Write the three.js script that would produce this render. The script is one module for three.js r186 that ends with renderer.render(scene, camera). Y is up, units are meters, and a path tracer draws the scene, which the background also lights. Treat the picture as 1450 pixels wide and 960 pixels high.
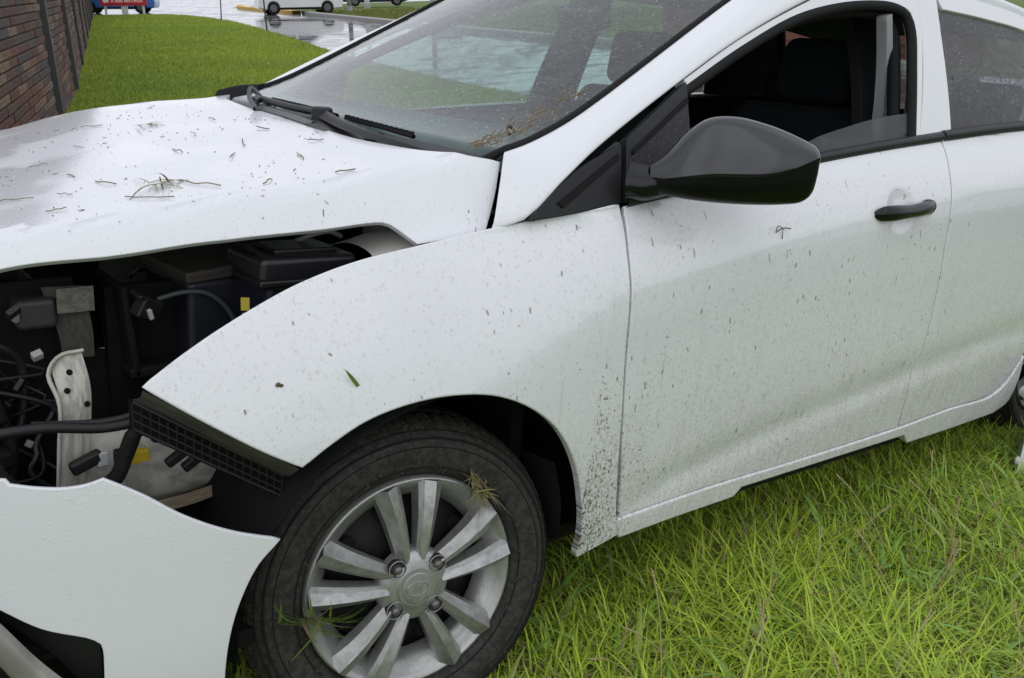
import * as THREE from 'three';
import { RoundedBoxGeometry } from 'three/addons/geometries/RoundedBoxGeometry.js';
import { mergeGeometries, toCreasedNormals } from 'three/addons/utils/BufferGeometryUtils.js';

// ---------------------------------------------------------------- camera, sky, sun, exposure
const scene = new THREE.Scene();
const camera = new THREE.PerspectiveCamera(39.2, 1024 / 678, 0.05, 600);
camera.rotation.order = 'YXZ';
camera.position.set(-0.713, 1.2547, 2.0287);
camera.rotation.set(-0.35763, -0.65993, -0.01205);
const renderer = new THREE.WebGLRenderer({ antialias: true });
renderer.toneMapping = THREE.LinearToneMapping;
renderer.toneMappingExposure = 0.82;
renderer.shadowMap.enabled = true;

let seed = 7;
const rnd = () => { seed = (seed + 0x6D2B79F5) | 0; let t = Math.imul(seed ^ (seed >>> 15), 1 | seed); t = (t + Math.imul(t ^ (t >>> 7), 61 | t)) ^ t; return ((t ^ (t >>> 14)) >>> 0) / 4294967296; };
const rr = (a, b) => a + (b - a) * rnd();
const hash = (x, y) => { let h = Math.imul(x | 0, 374761393) + Math.imul(y | 0, 668265263); h = Math.imul(h ^ (h >>> 13), 1274126177); return ((h ^ (h >>> 16)) >>> 0) / 4294967296; };
const sm = t => t * t * (3 - 2 * t);
function noise(x, y) {
  const i = Math.floor(x), j = Math.floor(y), u = sm(x - i), v = sm(y - j);
  return (hash(i, j) * (1 - u) + hash(i + 1, j) * u) * (1 - v) + (hash(i, j + 1) * (1 - u) + hash(i + 1, j + 1) * u) * v;
}
const fbm = (x, y, n = 4) => { let s = 0, a = 0.5, t = 0; for (let k = 0; k < n; k++) { s += a * noise(x, y); t += a; x = x * 2.03 + 17.1; y = y * 2.03 + 5.3; a *= 0.5; } return s / t; };
const clamp = (x, a = 0, b = 1) => Math.min(b, Math.max(a, x));
const ss = (a, b, x) => sm(clamp((x - a) / (b - a)));

{ // overcast sky: soft cloud deck, a little brighter overhead
  const w = 512, h = 256, d = new Float32Array(w * h * 4);
  for (let j = 0; j < h; j++) for (let i = 0; i < w; i++) {
    const el = Math.max(0, (j / (h - 1)) * 2 - 1), a = (i / w) * Math.PI * 2;
    const r = 1 / (0.25 + el), n = fbm(9 + Math.cos(a) * r * 1.6, 9 + Math.sin(a) * r * 1.6, 5);
    const L = (1.14 + 0.06 * el) * (0.72 + 0.56 * n), k = (j * w + i) * 4;
    d[k] = L * 0.965; d[k + 1] = L * 0.99; d[k + 2] = L * 1.085; d[k + 3] = 1;
  }
  const t = new THREE.DataTexture(d, w, h, THREE.RGBAFormat, THREE.FloatType);
  t.mapping = THREE.EquirectangularReflectionMapping; t.magFilter = THREE.LinearFilter; t.minFilter = THREE.LinearFilter; t.needsUpdate = true;
  scene.background = t; scene.environment = t;
}
const sun = new THREE.DirectionalLight(new THREE.Color(1, 0.97, 0.93), 0.5);
sun.position.set(-5, 8, 8); sun.castShadow = true; sun.shadow.radius = 150;
sun.shadow.mapSize.set(2048, 2048);
Object.assign(sun.shadow.camera, { left: -8, right: 8, top: 8, bottom: -8, near: 1, far: 40 });
scene.add(sun);

// ---------------------------------------------------------------- helpers
const taken = {};
const numbered = n => { const k = taken[n] = (taken[n] ?? -1) + 1; return k ? `${n}_${String(k).padStart(3, '0')}` : n; };
function tag(o, label, category, group, kind) {
  if (label) o.userData.label = label;
  if (category) o.userData.category = category;
  if (group) o.userData.group = group;
  if (kind) o.userData.kind = kind;
  return o;
}
const shade = o => { o.castShadow = true; o.receiveShadow = true; return o; };
function thing(name, label, category, pos = [0, 0, 0], turn = 0, group) {
  const g = new THREE.Group(); g.name = numbered(name); g.position.set(...pos); g.rotation.y = turn; scene.add(g);
  return tag(g, label, category, group);
}
function part(parent, name, geo, mat, label) {
  const m = shade(new THREE.Mesh(geo, mat)); m.name = parent === scene ? numbered(name) : name; parent.add(m);
  if (label) m.userData.label = label;
  return m;
}
const sub = (parent, name) => { const g = new THREE.Group(); g.name = name; parent.add(g); return g; };
const std = (c, r = 0.6, o = {}) => new THREE.MeshStandardMaterial({ color: Array.isArray(c) ? new THREE.Color().setRGB(...c) : new THREE.Color(c), roughness: r, side: THREE.DoubleSide, ...o });
const phys = (c, r = 0.6, o = {}) => new THREE.MeshPhysicalMaterial({ color: new THREE.Color().setRGB(...c), roughness: r, side: THREE.DoubleSide, ...o });
function mono(xs, ys) {
  const n = xs.length, h = [], d = [], m = new Array(n).fill(0);
  for (let i = 0; i < n - 1; i++) { h.push(xs[i + 1] - xs[i]); d.push((ys[i + 1] - ys[i]) / h[i]); }
  m[0] = d[0]; m[n - 1] = d[n - 2];
  for (let i = 1; i < n - 1; i++) if (d[i - 1] * d[i] > 0) m[i] = 2 * d[i - 1] * d[i] / (d[i - 1] + d[i]);
  return x => {
    x = clamp(x, xs[0], xs[n - 1]); let i = 0; while (i < n - 2 && x > xs[i + 1]) i++;
    const t = (x - xs[i]) / h[i];
    return (1 + 2 * t) * (1 - t) ** 2 * ys[i] + t * (1 - t) ** 2 * h[i] * m[i] + t * t * (3 - 2 * t) * ys[i + 1] + t * t * (t - 1) * h[i] * m[i + 1];
  };
}
// smooth curve through points (2 or 3 numbers each), resampled
function curve(pts, step = 0.012, count = 0) {
  const c = new THREE.CatmullRomCurve3(pts.map(p => new THREE.Vector3(p[0], p[1], p[2] ?? 0)), false, 'centripetal');
  const n = count || Math.max(1, Math.ceil(c.getLength() / step));
  return c.getSpacedPoints(n).map(p => (pts[0].length === 2 ? [p.x, p.y] : [p.x, p.y, p.z]));
}
function outline(segs, step = 0.012) {
  const out = [];
  for (const s of segs) { const c = s.length > 2 ? curve(s, step) : curve([s[0], s[1]], step); c.pop(); out.push(...c); }
  return out;
}
const area2 = p => { let a = 0; for (let i = 0; i < p.length; i++) { const q = p[(i + 1) % p.length]; a += p[i][0] * q[1] - q[0] * p[i][1]; } return a / 2; };
function clipHalf(poly, ax, lim, keepLess) {
  const out = [];
  for (let i = 0; i < poly.length; i++) {
    const a = poly[i], b = poly[(i + 1) % poly.length], da = keepLess ? lim - a[ax] : a[ax] - lim, db = keepLess ? lim - b[ax] : b[ax] - lim;
    if (da >= 0) out.push(a);
    if ((da > 0 && db < 0) || (da < 0 && db > 0)) { const t = da / (da - db), q = [a[0] + (b[0] - a[0]) * t, a[1] + (b[1] - a[1]) * t]; q[ax] = lim; out.push(q); }
  }
  return out;
}
// sheet of a surface map(u,v) cut to an outline, with a rounded, turned-in edge
function panelGeo(poly, map, { step = 0.03, depth = 0.012, r = 0.0025, uv = (p) => [p.x, p.y], edge = true } = {}) {
  if (area2(poly) < 0) poly = poly.slice().reverse();
  const P = [], N = [], U = [], I = [];
  const e = 0.002, nrm = (u, v) => { const a = map(u + e, v).sub(map(u - e, v)), b = map(u, v + e).sub(map(u, v - e)); return a.cross(b).normalize(); };
  const put = (p, n) => { P.push(p.x, p.y, p.z); N.push(n.x, n.y, n.z); U.push(...uv(p)); return P.length / 3 - 1; };
  let x0 = 1e9, x1 = -1e9, y0 = 1e9, y1 = -1e9;
  for (const p of poly) { x0 = Math.min(x0, p[0]); x1 = Math.max(x1, p[0]); y0 = Math.min(y0, p[1]); y1 = Math.max(y1, p[1]); }
  for (let i = 0; x0 + i * step < x1; i++) {
    const col = clipHalf(clipHalf(poly, 0, x0 + i * step, false), 0, x0 + (i + 1) * step, true);
    if (col.length < 3) continue;
    for (let j = 0; y0 + j * step < y1; j++) {
      const cell = clipHalf(clipHalf(col, 1, y0 + j * step, false), 1, y0 + (j + 1) * step, true);
      const pts = cell.filter((p, k) => { const q = cell[(k + 1) % cell.length]; return Math.hypot(p[0] - q[0], p[1] - q[1]) > 1e-6; });
      if (pts.length < 3 || Math.abs(area2(pts)) < 1e-8) continue;
      const ids = pts.map(p => put(map(p[0], p[1]), nrm(p[0], p[1])));
      for (const f of THREE.ShapeUtils.triangulateShape(pts.map(p => new THREE.Vector2(p[0], p[1])), [])) I.push(ids[f[0]], ids[f[1]], ids[f[2]]);
    }
  }
  if (edge) {
    const n = poly.length, rows = [];
    for (let k = 0; k < n; k++) {
      const a = poly[(k + n - 1) % n], b = poly[(k + 1) % n], p = poly[k], s = map(p[0], p[1]), nn = nrm(p[0], p[1]);
      const o = map(b[0], b[1]).sub(map(a[0], a[1])).cross(nn).normalize(), row = [];
      for (const q of [0, 0.8, 1.57]) row.push([s.clone().addScaledVector(o, r * Math.sin(q)).addScaledVector(nn, -r * (1 - Math.cos(q))), nn.clone().multiplyScalar(Math.cos(q)).addScaledVector(o, Math.sin(q))]);
      row.push([s.clone().addScaledVector(o, r).addScaledVector(nn, -depth), o.clone()]);
      row.push([s.clone().addScaledVector(o, r).addScaledVector(nn, -depth), nn.clone().negate()]);
      row.push([s.clone().addScaledVector(o, -0.012).addScaledVector(nn, -depth - 0.001), nn.clone().negate()]);
      rows.push(row.map(([q, w]) => put(q, w)));
    }
    for (let k = 0; k < n; k++) { const a = rows[k], b = rows[(k + 1) % n]; for (let q = 0; q < 5; q++) if (q !== 3) I.push(a[q], a[q + 1], b[q], b[q], a[q + 1], b[q + 1]); }
  }
  return geom(P, I, U, N);
}
function geom(P, I, U, N) {
  const g = new THREE.BufferGeometry();
  g.setAttribute('position', new THREE.Float32BufferAttribute(P, 3));
  if (U) g.setAttribute('uv', new THREE.Float32BufferAttribute(U, 2));
  g.setIndex(I);
  if (N) g.setAttribute('normal', new THREE.Float32BufferAttribute(N, 3)); else g.computeVertexNormals();
  return g;
}
// smooth surface through rows of 3D points
function loft(rows, nu = 24, nv = 8, { uv = null, close = false, cap = false } = {}) {
  const a = rows.map(r => curve(r, 0, nu)), P = [], U = [], I = [];
  const cols = [];
  for (let i = 0; i <= nu; i++) {
    const c = new THREE.CatmullRomCurve3(a.map(r => new THREE.Vector3(...r[i])), close, 'centripetal');
    cols.push(rows.length === 2 ? [...Array(nv + 1).keys()].map(k => new THREE.Vector3().lerpVectors(c.points[0], c.points[1], k / nv)) : [...Array(nv + 1).keys()].map(k => c.getPoint(k / nv)));
  }
  cols.forEach((col, i) => col.forEach((p, k) => { P.push(p.x, p.y, p.z); U.push(...(uv ? uv(p) : [i / nu, k / nv])); }));
  for (let i = 0; i < nu; i++) for (let k = 0; k < nv; k++) { const q = i * (nv + 1) + k; I.push(q, q + nv + 1, q + 1, q + 1, q + nv + 1, q + nv + 2); }
  if (cap) for (const i of [0, nu]) { const m = new THREE.Vector3(); cols[i].forEach(p => m.addScaledVector(p, 1 / (nv + 1))); const q = P.length / 3; P.push(m.x, m.y, m.z); U.push(0, 0); for (let k = 0; k < nv; k++) i ? I.push(q, i * (nv + 1) + k, i * (nv + 1) + k + 1) : I.push(q, k + 1, k); }
  return geom(P, I, U);
}
const tube = (pts, r, seg = 6, n = 0) => new THREE.TubeGeometry(new THREE.CatmullRomCurve3(pts.map(p => new THREE.Vector3(...p)), false, 'centripetal'), n || Math.max(6, pts.length * 6), r, seg, false);
function box(w, h, d, x = 0, y = 0, z = 0, rx = 0, ry = 0, rz = 0, r = 0) {
  const g = r ? new RoundedBoxGeometry(w, h, d, 2, r) : new THREE.BoxGeometry(w, h, d);
  g.applyMatrix4(new THREE.Matrix4().compose(new THREE.Vector3(x, y, z), new THREE.Quaternion().setFromEuler(new THREE.Euler(rx, ry, rz)), new THREE.Vector3(1, 1, 1)));
  return g;
}
const cyl = (r0, r1, h, x, y, z, rx = 0, rz = 0, seg = 20) => { const g = new THREE.CylinderGeometry(r0, r1, h, seg); g.rotateX(rx); g.rotateZ(rz); g.translate(x, y, z); return g; };
const flat = gs => mergeGeometries(gs.map(g => { const q = g.index ? g.toNonIndexed() : g; for (const k of Object.keys(q.attributes)) if (!['position', 'normal', 'uv'].includes(k)) q.deleteAttribute(k); return q; }));
function canvasTex(w, h, draw, srgb = true) {
  const c = document.createElement('canvas'); c.width = w; c.height = h; draw(c.getContext('2d'), w, h);
  const t = new THREE.CanvasTexture(c); if (srgb) t.colorSpace = THREE.SRGBColorSpace; t.magFilter = THREE.LinearFilter; return t;
}
function noiseTex(w, h, fn, srgb = true, wrap = true) {
  const d = new Uint8Array(w * h * 4);
  for (let j = 0; j < h; j++) for (let i = 0; i < w; i++) { const c = fn(i / w, j / h), k = (j * w + i) * 4; d[k] = c[0]; d[k + 1] = c[1]; d[k + 2] = c[2]; d[k + 3] = 255; }
  const t = new THREE.DataTexture(d, w, h); if (srgb) t.colorSpace = THREE.SRGBColorSpace; t.magFilter = THREE.LinearFilter; t.minFilter = THREE.LinearMipmapLinearFilter; t.generateMipmaps = true;
  if (wrap) t.wrapS = t.wrapT = THREE.RepeatWrapping; t.needsUpdate = true; return t;
}

// ---------------------------------------------------------------- ground and setting
const ROLL = -0.09735;                                    // the car stands nose-up on the bank
function groundY(x, z) {
  const w = ss(-6, -1.6, z) * (1 - ss(6, 14, z)), xc = clamp(x, -4, 5);
  return -0.055 - 0.078 * xc * w + 0.02 * (fbm(x * 1.1 + 40, z * 1.1 + 40, 3) - 0.5) * ss(40, 10, Math.hypot(x, z));
}
const lawnTex = noiseTex(512, 512, (u, v) => {
  const per = (f, o) => { const a = fbm(u * f + o, v * f, 4), b = fbm((u - 1) * f + o, v * f, 4); return a * (1 - u) + b * u; };
  const n = per(14, 3), m = per(60, 30), g = 0.55 * n + 0.45 * m;
  return [58 + 60 * g, 76 + 66 * g, 22 + 22 * g];
});
lawnTex.repeat.set(1, 1);
{
  const xs = [], zs = [], P = [], U = [], I = [];
  const axis = (a, lo, hi) => { for (let v = 0; v < hi;) { a.push(v); v += Math.max(0.15, v * 0.12); } for (let v = -0.15; v > lo;) { a.unshift(v); v -= Math.max(0.15, -v * 0.12); } };
  axis(xs, -260, 260); axis(zs, -320, 120);
  xs.forEach((x, i) => zs.forEach((z, j) => { P.push(x, groundY(x, z), z); U.push(x / 2.2, z / 2.2); if (i && j) { const n = zs.length, q = i * n + j; I.push(q - n - 1, q - n, q - 1, q - 1, q - n, q); } }));
  tag(part(scene, 'lawn', geom(P, I, U), std('#ffffff', 0.95, { map: lawnTex })), 'green lawn ground around the car up to the brick wall', 'lawn', null, 'structure');
}
const wetTex = noiseTex(512, 512, (u, v) => { const n = fbm(u * 9, v * 30, 4), r = 14 + 110 * ss(0.45, 0.75, n); return [r, r, r]; }, false);
const asphaltTex = noiseTex(512, 512, (u, v) => { const n = fbm(u * 40, v * 40, 3) * 0.6 + 0.4 * fbm(u * 6 + 3, v * 6, 3), g = 58 + 36 * n; return [g, g, g + 3]; });
const asphalt = std('#ffffff', 0.7, { map: asphaltTex, roughnessMap: wetTex });
function sheet(name, pts, y, mat, scale, label, category, h = 0) {
  const s = new THREE.Shape(pts.map(p => new THREE.Vector2(p[0], -p[1])));
  const g = h ? new THREE.ExtrudeGeometry(s, { depth: h, bevelEnabled: true, bevelSize: 0.02, bevelThickness: 0.02, bevelSegments: 1 }) : new THREE.ShapeGeometry(s);
  const p = g.attributes.position, u = g.attributes.uv; for (let i = 0; i < p.count; i++) u.setXY(i, p.getX(i) / scale, p.getY(i) / scale);
  g.rotateX(-Math.PI / 2); g.translate(0, y, 0);
  return tag(part(scene, name, g, mat), label, category, null, 'structure');
}
const roadEdge = curve([[6.2, 6], [6.6, -6], [8.2, -13.5], [9.42, -17.7], [10.4, -20.6], [12.3, -26.8], [14.8, -35.4], [16.7, -45], [16.56, -50.1], [14.1, -52.1], [6, -54], [-60, -66]], 1.5);
sheet('road', [...roadEdge, [-60, -110], [140, -110], [60, -72], [26, -62.5], [22.4, -46], [20.9, -41], [18.04, -29.7], [15.2, -18], [13, -6], [12, 6]], -0.035, asphalt, 6, 'wet grey asphalt road mirroring the bright sky', 'road');
const concrete = std([0.36, 0.35, 0.33], 0.8), yellowPaint = std([0.62, 0.38, 0.03], 0.6);
const ribbon = (a, w) => { const b = a.map((p, i) => { const q = a[Math.min(i + 1, a.length - 1)], o = a[Math.max(i - 1, 0)], d = Math.hypot(q[0] - o[0], q[1] - o[1]); return [p[0] - (q[1] - o[1]) / d * w, p[1] + (q[0] - o[0]) / d * w]; }); return [...a, ...b.reverse()]; };
sheet('kerb', ribbon(curve([[21.6, -43.2], [20.9, -41], [18.04, -29.7], [15.2, -18], [13, -6]], 1), -0.3), -0.05, concrete, 2, 'pale concrete kerb along the far grass verge', 'kerb', 0.12);
sheet('yellow_kerb', ribbon(curve([[21.7, -43.6], [22.5, -46.6], [25, -58], [27, -63]], 1), -0.35), -0.05, yellowPaint, 2, 'yellow painted kerb beside the white hatchback', 'kerb', 0.13);

// curved brick wall with dark posts
{
  const wall = thing('brick_wall', 'tall weathered red-brown brick wall with dark posts along the lawn', 'wall');
  const tones = [[0.15, 0.055, 0.042], [0.20, 0.075, 0.05], [0.11, 0.055, 0.05], [0.26, 0.13, 0.085], [0.10, 0.075, 0.075], [0.17, 0.06, 0.05], [0.30, 0.19, 0.13], [0.13, 0.08, 0.075]];
  const bt = noiseTex(128, 128, (u, v) => { const g = 150 + 105 * fbm(u * 9, v * 9, 4); return [g, g, g]; });
  const bm = tones.map(c => std(c, 0.75, { map: bt, bumpMap: bt, bumpScale: 0.004 }));
  const bg = new RoundedBoxGeometry(0.47, 0.064, 0.1, 1, 0.006), runs = [];
  const p2 = [2.74, -12.06], d1 = [0.3, -0.954], d0 = [0.326, -0.945], d2 = [0.274, -0.962];
  const p1 = [p2[0] - d1[0] * 3.2, p2[1] - d1[1] * 3.2];
  runs.push([p1[0] - d0[0] * 5.6, p1[1] - d0[1] * 5.6, d0, 5.6], [p1[0], p1[1], d1, 3.2]);
  for (let k = 0; k < 9; k++) runs.push([p2[0] + d2[0] * 5 * k, p2[1] + d2[1] * 5 * k, d2, 5]);
  const core = [], posts = [], far = bm.map(() => []);
  const postMat = std([0.055, 0.055, 0.055], 0.6), m4 = new THREE.Matrix4(), q = new THREE.Quaternion(), yAx = new THREE.Vector3(0, 1, 0);
  let single = 0;
  runs.forEach(([x, z, d, L], k) => {
    const turn = Math.atan2(-d[1], d[0]); q.setFromAxisAngle(yAx, turn);
    core.push(box(L, 2.7, 0.1, x + d[0] * L / 2 + d[1] * 0.013, 1.28, z + d[1] * L / 2 - d[0] * 0.013, 0, turn));
    posts.push([x, z, turn]);
    const n = Math.floor((L - 0.16) / 0.48);
    for (let r = 0; r < 35; r++) for (let b = 0; b < n + (r % 2 ? 0 : 1); b++) {
      const s = 0.12 + (L - 0.24 - (n + 1) * 0.48) / 2 + (b + (r % 2 ? 1 : 0.5)) * 0.48, y = -0.04 + r * 0.075;
      if (s < 0.3 || s > L - 0.3) continue;
      const out = 0.004 + 0.008 * hash(b + k * 40, r), t = Math.floor(hash(b * 3 + k * 91, r * 7 + 5) * 8), px = x + d[0] * s - d[1] * out, pz = z + d[1] * s + d[0] * out;
      if (k < 2 && r < 18 && single < 300) { single++; const m = part(wall, 'brick', bg, bm[t]); m.position.set(px, y, pz); m.quaternion.copy(q); }
      else { m4.compose(new THREE.Vector3(px, y, pz), q, new THREE.Vector3(1, 1, 1)); far[t].push(m4.clone()); }
    }
  });
  part(wall, 'mortar', flat(core), std([0.10, 0.085, 0.075], 0.95));
  far.forEach((ms, t) => { if (!ms.length) return; const im = shade(new THREE.InstancedMesh(bg, bm[t], ms.length)); ms.forEach((m, i) => im.setMatrixAt(i, m)); im.name = 'brick_courses'; im.userData.kind = 'stuff'; wall.add(im); });
  for (const [x, z, turn] of posts.slice(1)) { const m = part(wall, 'post', new RoundedBoxGeometry(0.12, 2.75, 0.2, 1, 0.01), postMat); m.position.set(x, 1.3, z); m.rotation.y = turn; const st = part(wall, 'post_cover', new THREE.BoxGeometry(0.16, 2.74, 0.05), std([0.17, 0.17, 0.165], 0.7)); st.position.set(x + 0.19 * Math.cos(turn) + 0.06 * Math.sin(turn), 1.3, z - 0.19 * Math.sin(turn) + 0.06 * Math.cos(turn)); st.rotation.y = turn; }
}

// ---------------------------------------------------------------- car: materials
const W3 = 3.2, H3 = 1.2;
const uvSide = p => [(p.x + 0.6) / W3, (p.y - 0.1) / H3], uvHood = p => [(p.x + 0.9) / 1.4, (p.z + 0.8) / 1.6];
const stroke = (c, x, y, dx, dy, w, col) => { c.strokeStyle = col; c.lineWidth = w; c.beginPath(); c.moveTo(x, y); c.lineTo(x + dx, y + dy); c.stroke(); };
const dirtTex = canvasTex(2048, 768, (c, w, h) => {
  c.fillStyle = '#ffffff'; c.fillRect(0, 0, w, h);
  const X = x => (x + 0.6) / W3 * w, Y = y => (1 - (y - 0.1) / H3) * h;
  // dried road film: fine grains, thick where the wheel threw it
  const dens = (x, y) => clamp(0.10 + 1.1 * Math.exp(-(((x - 0.40) / 0.09) ** 2)) * ss(0.62, 0.2, y) + 1.0 * ss(0.52, 0.22, y) * ss(0.2, 0.42, x) + 0.34 * ss(0.86, 0.4, y) * ss(0.3, 0.6, x)) * (0.45 + 1.1 * fbm(x * 16, y * 7, 3));
  for (let k = 0; k < 360000; k++) {
    const x = rr(-0.5, 2.5), y = rr(0.12, 0.95);
    if (rnd() > dens(x, y)) continue;
    const t = rnd(), a = 0.06 + 0.16 * rnd();
    c.fillStyle = t < 0.5 ? `rgba(112,104,88,${a})` : t < 0.85 ? `rgba(86,80,70,${a})` : `rgba(140,132,112,${a})`;
    const s = 0.8 + 1.1 * rnd() * rnd(); c.fillRect(X(x), Y(y), s, s * rr(0.8, 2.4));
  }
  // run marks left by rain
  for (let k = 0; k < 900; k++) { const x = rr(0.2, 2.4), y = 0.22 + 0.62 * rnd() * Math.sqrt(rnd()), l = rr(0.03, 0.2); let px = X(x), py = Y(y); const col = rnd() < 0.72 ? `rgba(${rnd() < 0.5 ? '118,98,70' : '96,88,74'},${rr(0.02, 0.11)})` : `rgba(255,255,255,${rr(0.1, 0.35)})`; for (let q = 0; q < 8; q++) { const dx = rr(-0.6, 0.6); stroke(c, px, py, dx, l / H3 * h / 8, rr(0.8, 2.2), col); px += dx; py += l / H3 * h / 8; } }
  // mud specks and clippings
  const spk = (n, fx, fy, big, even = false) => { for (let k = 0; k < n; k++) { const x = fx(), y = fy(); if (!even && rnd() > ss(0.32, 0.68, fbm(x * 7 + 20, y * 7 + 20, 3))) continue; const s = Math.pow(rnd(), 4) * big * 1.5 + 0.6, a = rr(-2, -1.1) + (rnd() < 0.3 ? 1 : 0); stroke(c, X(x), Y(y), Math.cos(a) * s * 1.5, -Math.sin(a) * s * 2.2, 0.6 + s * 0.35, `rgba(${38 + 30 * rnd() | 0},${30 + 24 * rnd() | 0},${20 + 16 * rnd() | 0},${rr(0.45, 0.95)})`); } };
  spk(1250, () => 0.36 + Math.abs(rr(-1, 1) * rnd()) * 0.16, () => 0.19 + 0.42 * rnd() * rnd() + 0.06 * rnd(), 1.2, true);
  spk(420, () => rr(0.12, 0.6), () => rr(0.3, 0.9), 1.5);
  spk(620, () => rr(0.4, 1.6), () => rr(0.3, 0.95), 1.7);
  spk(160, () => rr(1.2, 2.4), () => rr(0.3, 1.0), 1.6);
  spk(110, () => rr(-0.42, 0.4), () => rr(0.55, 0.9), 1.5);
  for (let k = 0; k < 34; k++) { const x = rr(0.45, 1.7), y = rr(0.4, 0.95); stroke(c, X(x), Y(y), rr(-3, 3), rr(4, 13), rr(1, 1.8), `rgba(52,42,30,${rr(0.5, 0.9)})`); }
});
const dirtRough = canvasTex(1024, 384, (c, w, h) => { c.fillStyle = '#5a5a5a'; c.fillRect(0, 0, w, h); for (let k = 0; k < 60000; k++) { const y = rr(0, 1); c.fillStyle = rnd() < 0.3 + 0.6 * y ? 'rgba(200,200,200,0.12)' : 'rgba(60,60,60,0.12)'; c.fillRect(rr(0, w), y * h, rr(1, 3), rr(1, 4)); } }, false);
const WHITE = [0.74, 0.755, 0.77];
const paint = phys(WHITE, 0.75, { map: dirtTex, roughnessMap: dirtRough, clearcoat: 0.6, clearcoatRoughness: 0.06 });
const hoodTex = canvasTex(2048, 2048, (c, w, h) => {
  c.fillStyle = '#ffffff'; c.fillRect(0, 0, w, h);
  for (let k = 0; k < 5200; k++) { const px = rr(0, w), py = rr(0, h); if (rnd() > ss(0.35, 0.7, fbm(px / 160, py / 160, 3))) continue; const s = Math.pow(rnd(), 5) * 6 + 0.7, a = rr(0, 6.28); stroke(c, px, py, Math.cos(a) * s * 1.6, Math.sin(a) * s * 1.6, 0.8 + s * 0.3, `rgba(${50 + 30 * rnd() | 0},${40 + 26 * rnd() | 0},${32 + 16 * rnd() | 0},${rr(0.35, 0.9)})`); }
  for (let k = 0; k < 22000; k++) { c.fillStyle = `rgba(95,92,86,${rr(0.04, 0.22)})`; const s = rr(0.8, 2.4); c.fillRect(rr(0, w), rr(0, h), s, s); }
});
const wetRough = noiseTex(512, 512, (u, v) => { const n = fbm(u * 7 + 2, v * 7, 4), g = 44 + 130 * ss(0.42, 0.62, n) + 20 * hash(u * 512, v * 512); return [g, g, g]; }, false);
const beadBump = canvasTex(1024, 1024, (c, w, h) => { c.fillStyle = '#000'; c.fillRect(0, 0, w, h); for (let k = 0; k < 9000; k++) { const r = 1 + 3.2 * rnd() * rnd(), x = rr(0, w), y = rr(0, h), g = c.createRadialGradient(x, y, 0, x, y, r); g.addColorStop(0, 'rgba(255,255,255,0.9)'); g.addColorStop(0.7, 'rgba(255,255,255,0.5)'); g.addColorStop(1, 'rgba(255,255,255,0)'); c.fillStyle = g; c.fillRect(x - r, y - r, 2 * r, 2 * r); } }, false);
const hoodPaint = phys(WHITE, 0.9, { map: hoodTex, roughnessMap: wetRough, clearcoat: 0.75, clearcoatRoughness: 0.12, bumpMap: beadBump, bumpScale: 0.0006 });
const plainPaint = phys(WHITE, 0.38, { clearcoat: 0.7, clearcoatRoughness: 0.12 });
const bumperPaint = phys(WHITE, 0.4, { clearcoat: 0.5, clearcoatRoughness: 0.18 });
const rainBump = canvasTex(1024, 1024, (c, w, h) => { c.fillStyle = '#000'; c.fillRect(0, 0, w, h); for (let k = 0; k < 2600; k++) { const y = Math.pow(rnd(), 2.0) * h * 0.62 + 10, r = 1.2 + 5 * rnd() * rnd() * (1 - 0.6 * y / h), x = rr(0, w), g = c.createRadialGradient(x, y, 0, x, y, r); g.addColorStop(0, 'rgba(255,255,255,1)'); g.addColorStop(0.6, 'rgba(255,255,255,0.75)'); g.addColorStop(1, 'rgba(255,255,255,0)'); c.fillStyle = g; c.fillRect(x - r, y - r, 2 * r, 2 * r); } }, false);
bumperPaint.bumpMap = rainBump; bumperPaint.bumpScale = 0.00035;
const uvBump = p => [(p.x + 0.8) / 0.55, (p.y - 0.05) / 0.55];
const black = phys([0.006, 0.006, 0.0065], 0.75, { specularIntensity: 0.45 }), satin = phys([0.012, 0.012, 0.013], 0.45, { specularIntensity: 0.7 }), gloss = phys([0.005, 0.0055, 0.0065], 0.2, { specularIntensity: 0.75 });
const rubber = phys([0.012, 0.012, 0.012], 0.8, { specularIntensity: 0.5 }), cloth = phys([0.007, 0.007, 0.008], 0.95, { specularIntensity: 0.3 }), greyTrim = std([0.30, 0.30, 0.31], 0.55);
const steel = std([0.45, 0.45, 0.44], 0.42, { metalness: 0.75 }), primer = phys([0.50, 0.50, 0.47], 0.5, { map: beadBump ? null : null });
const grime = noiseTex(256, 256, (u, v) => { const n = fbm(u * 10, v * 10, 5), g = 205 + 50 * ss(0.25, 0.7, n) - (hash(u * 256, v * 256) > 0.985 ? 110 : 0); return [g, g * 0.98, g * 0.92]; });
const rail = std([0.56, 0.57, 0.58], 0.45, { map: grime }), darkGrime = std([0.06, 0.058, 0.055], 0.7, { map: grime });
const filmTex = noiseTex(512, 512, (u, v) => { const n = fbm(u * 5 + 1, v * 16, 4), f = fbm(u * 60, v * 60, 2), g = 255 * clamp(0.41 + 0.34 * ss(0.38, 0.68, n) + 0.5 * (f - 0.5)); return [g, g, g]; }, false);
const clearGlass = phys([0.66, 0.95, 0.88], 0.98, { transmission: 1, thickness: 0, ior: 1.5, roughnessMap: filmTex });
const plainGlass = phys([0.55, 0.60, 0.58], 0.02, { transmission: 1, thickness: 0, ior: 1.5 });
const wetGlass = phys([0.52, 0.53, 0.56], 1.0, { transmission: 1, thickness: 0, ior: 1.5, roughnessMap: filmTex });
const waterThin = phys([0.97, 0.97, 0.98], 0.03, { transmission: 1, thickness: 0, ior: 1.33 });
const tintGlass = phys([0.42, 0.45, 0.47], 0.02, { transmission: 1, thickness: 0, ior: 1.5 });
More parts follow.
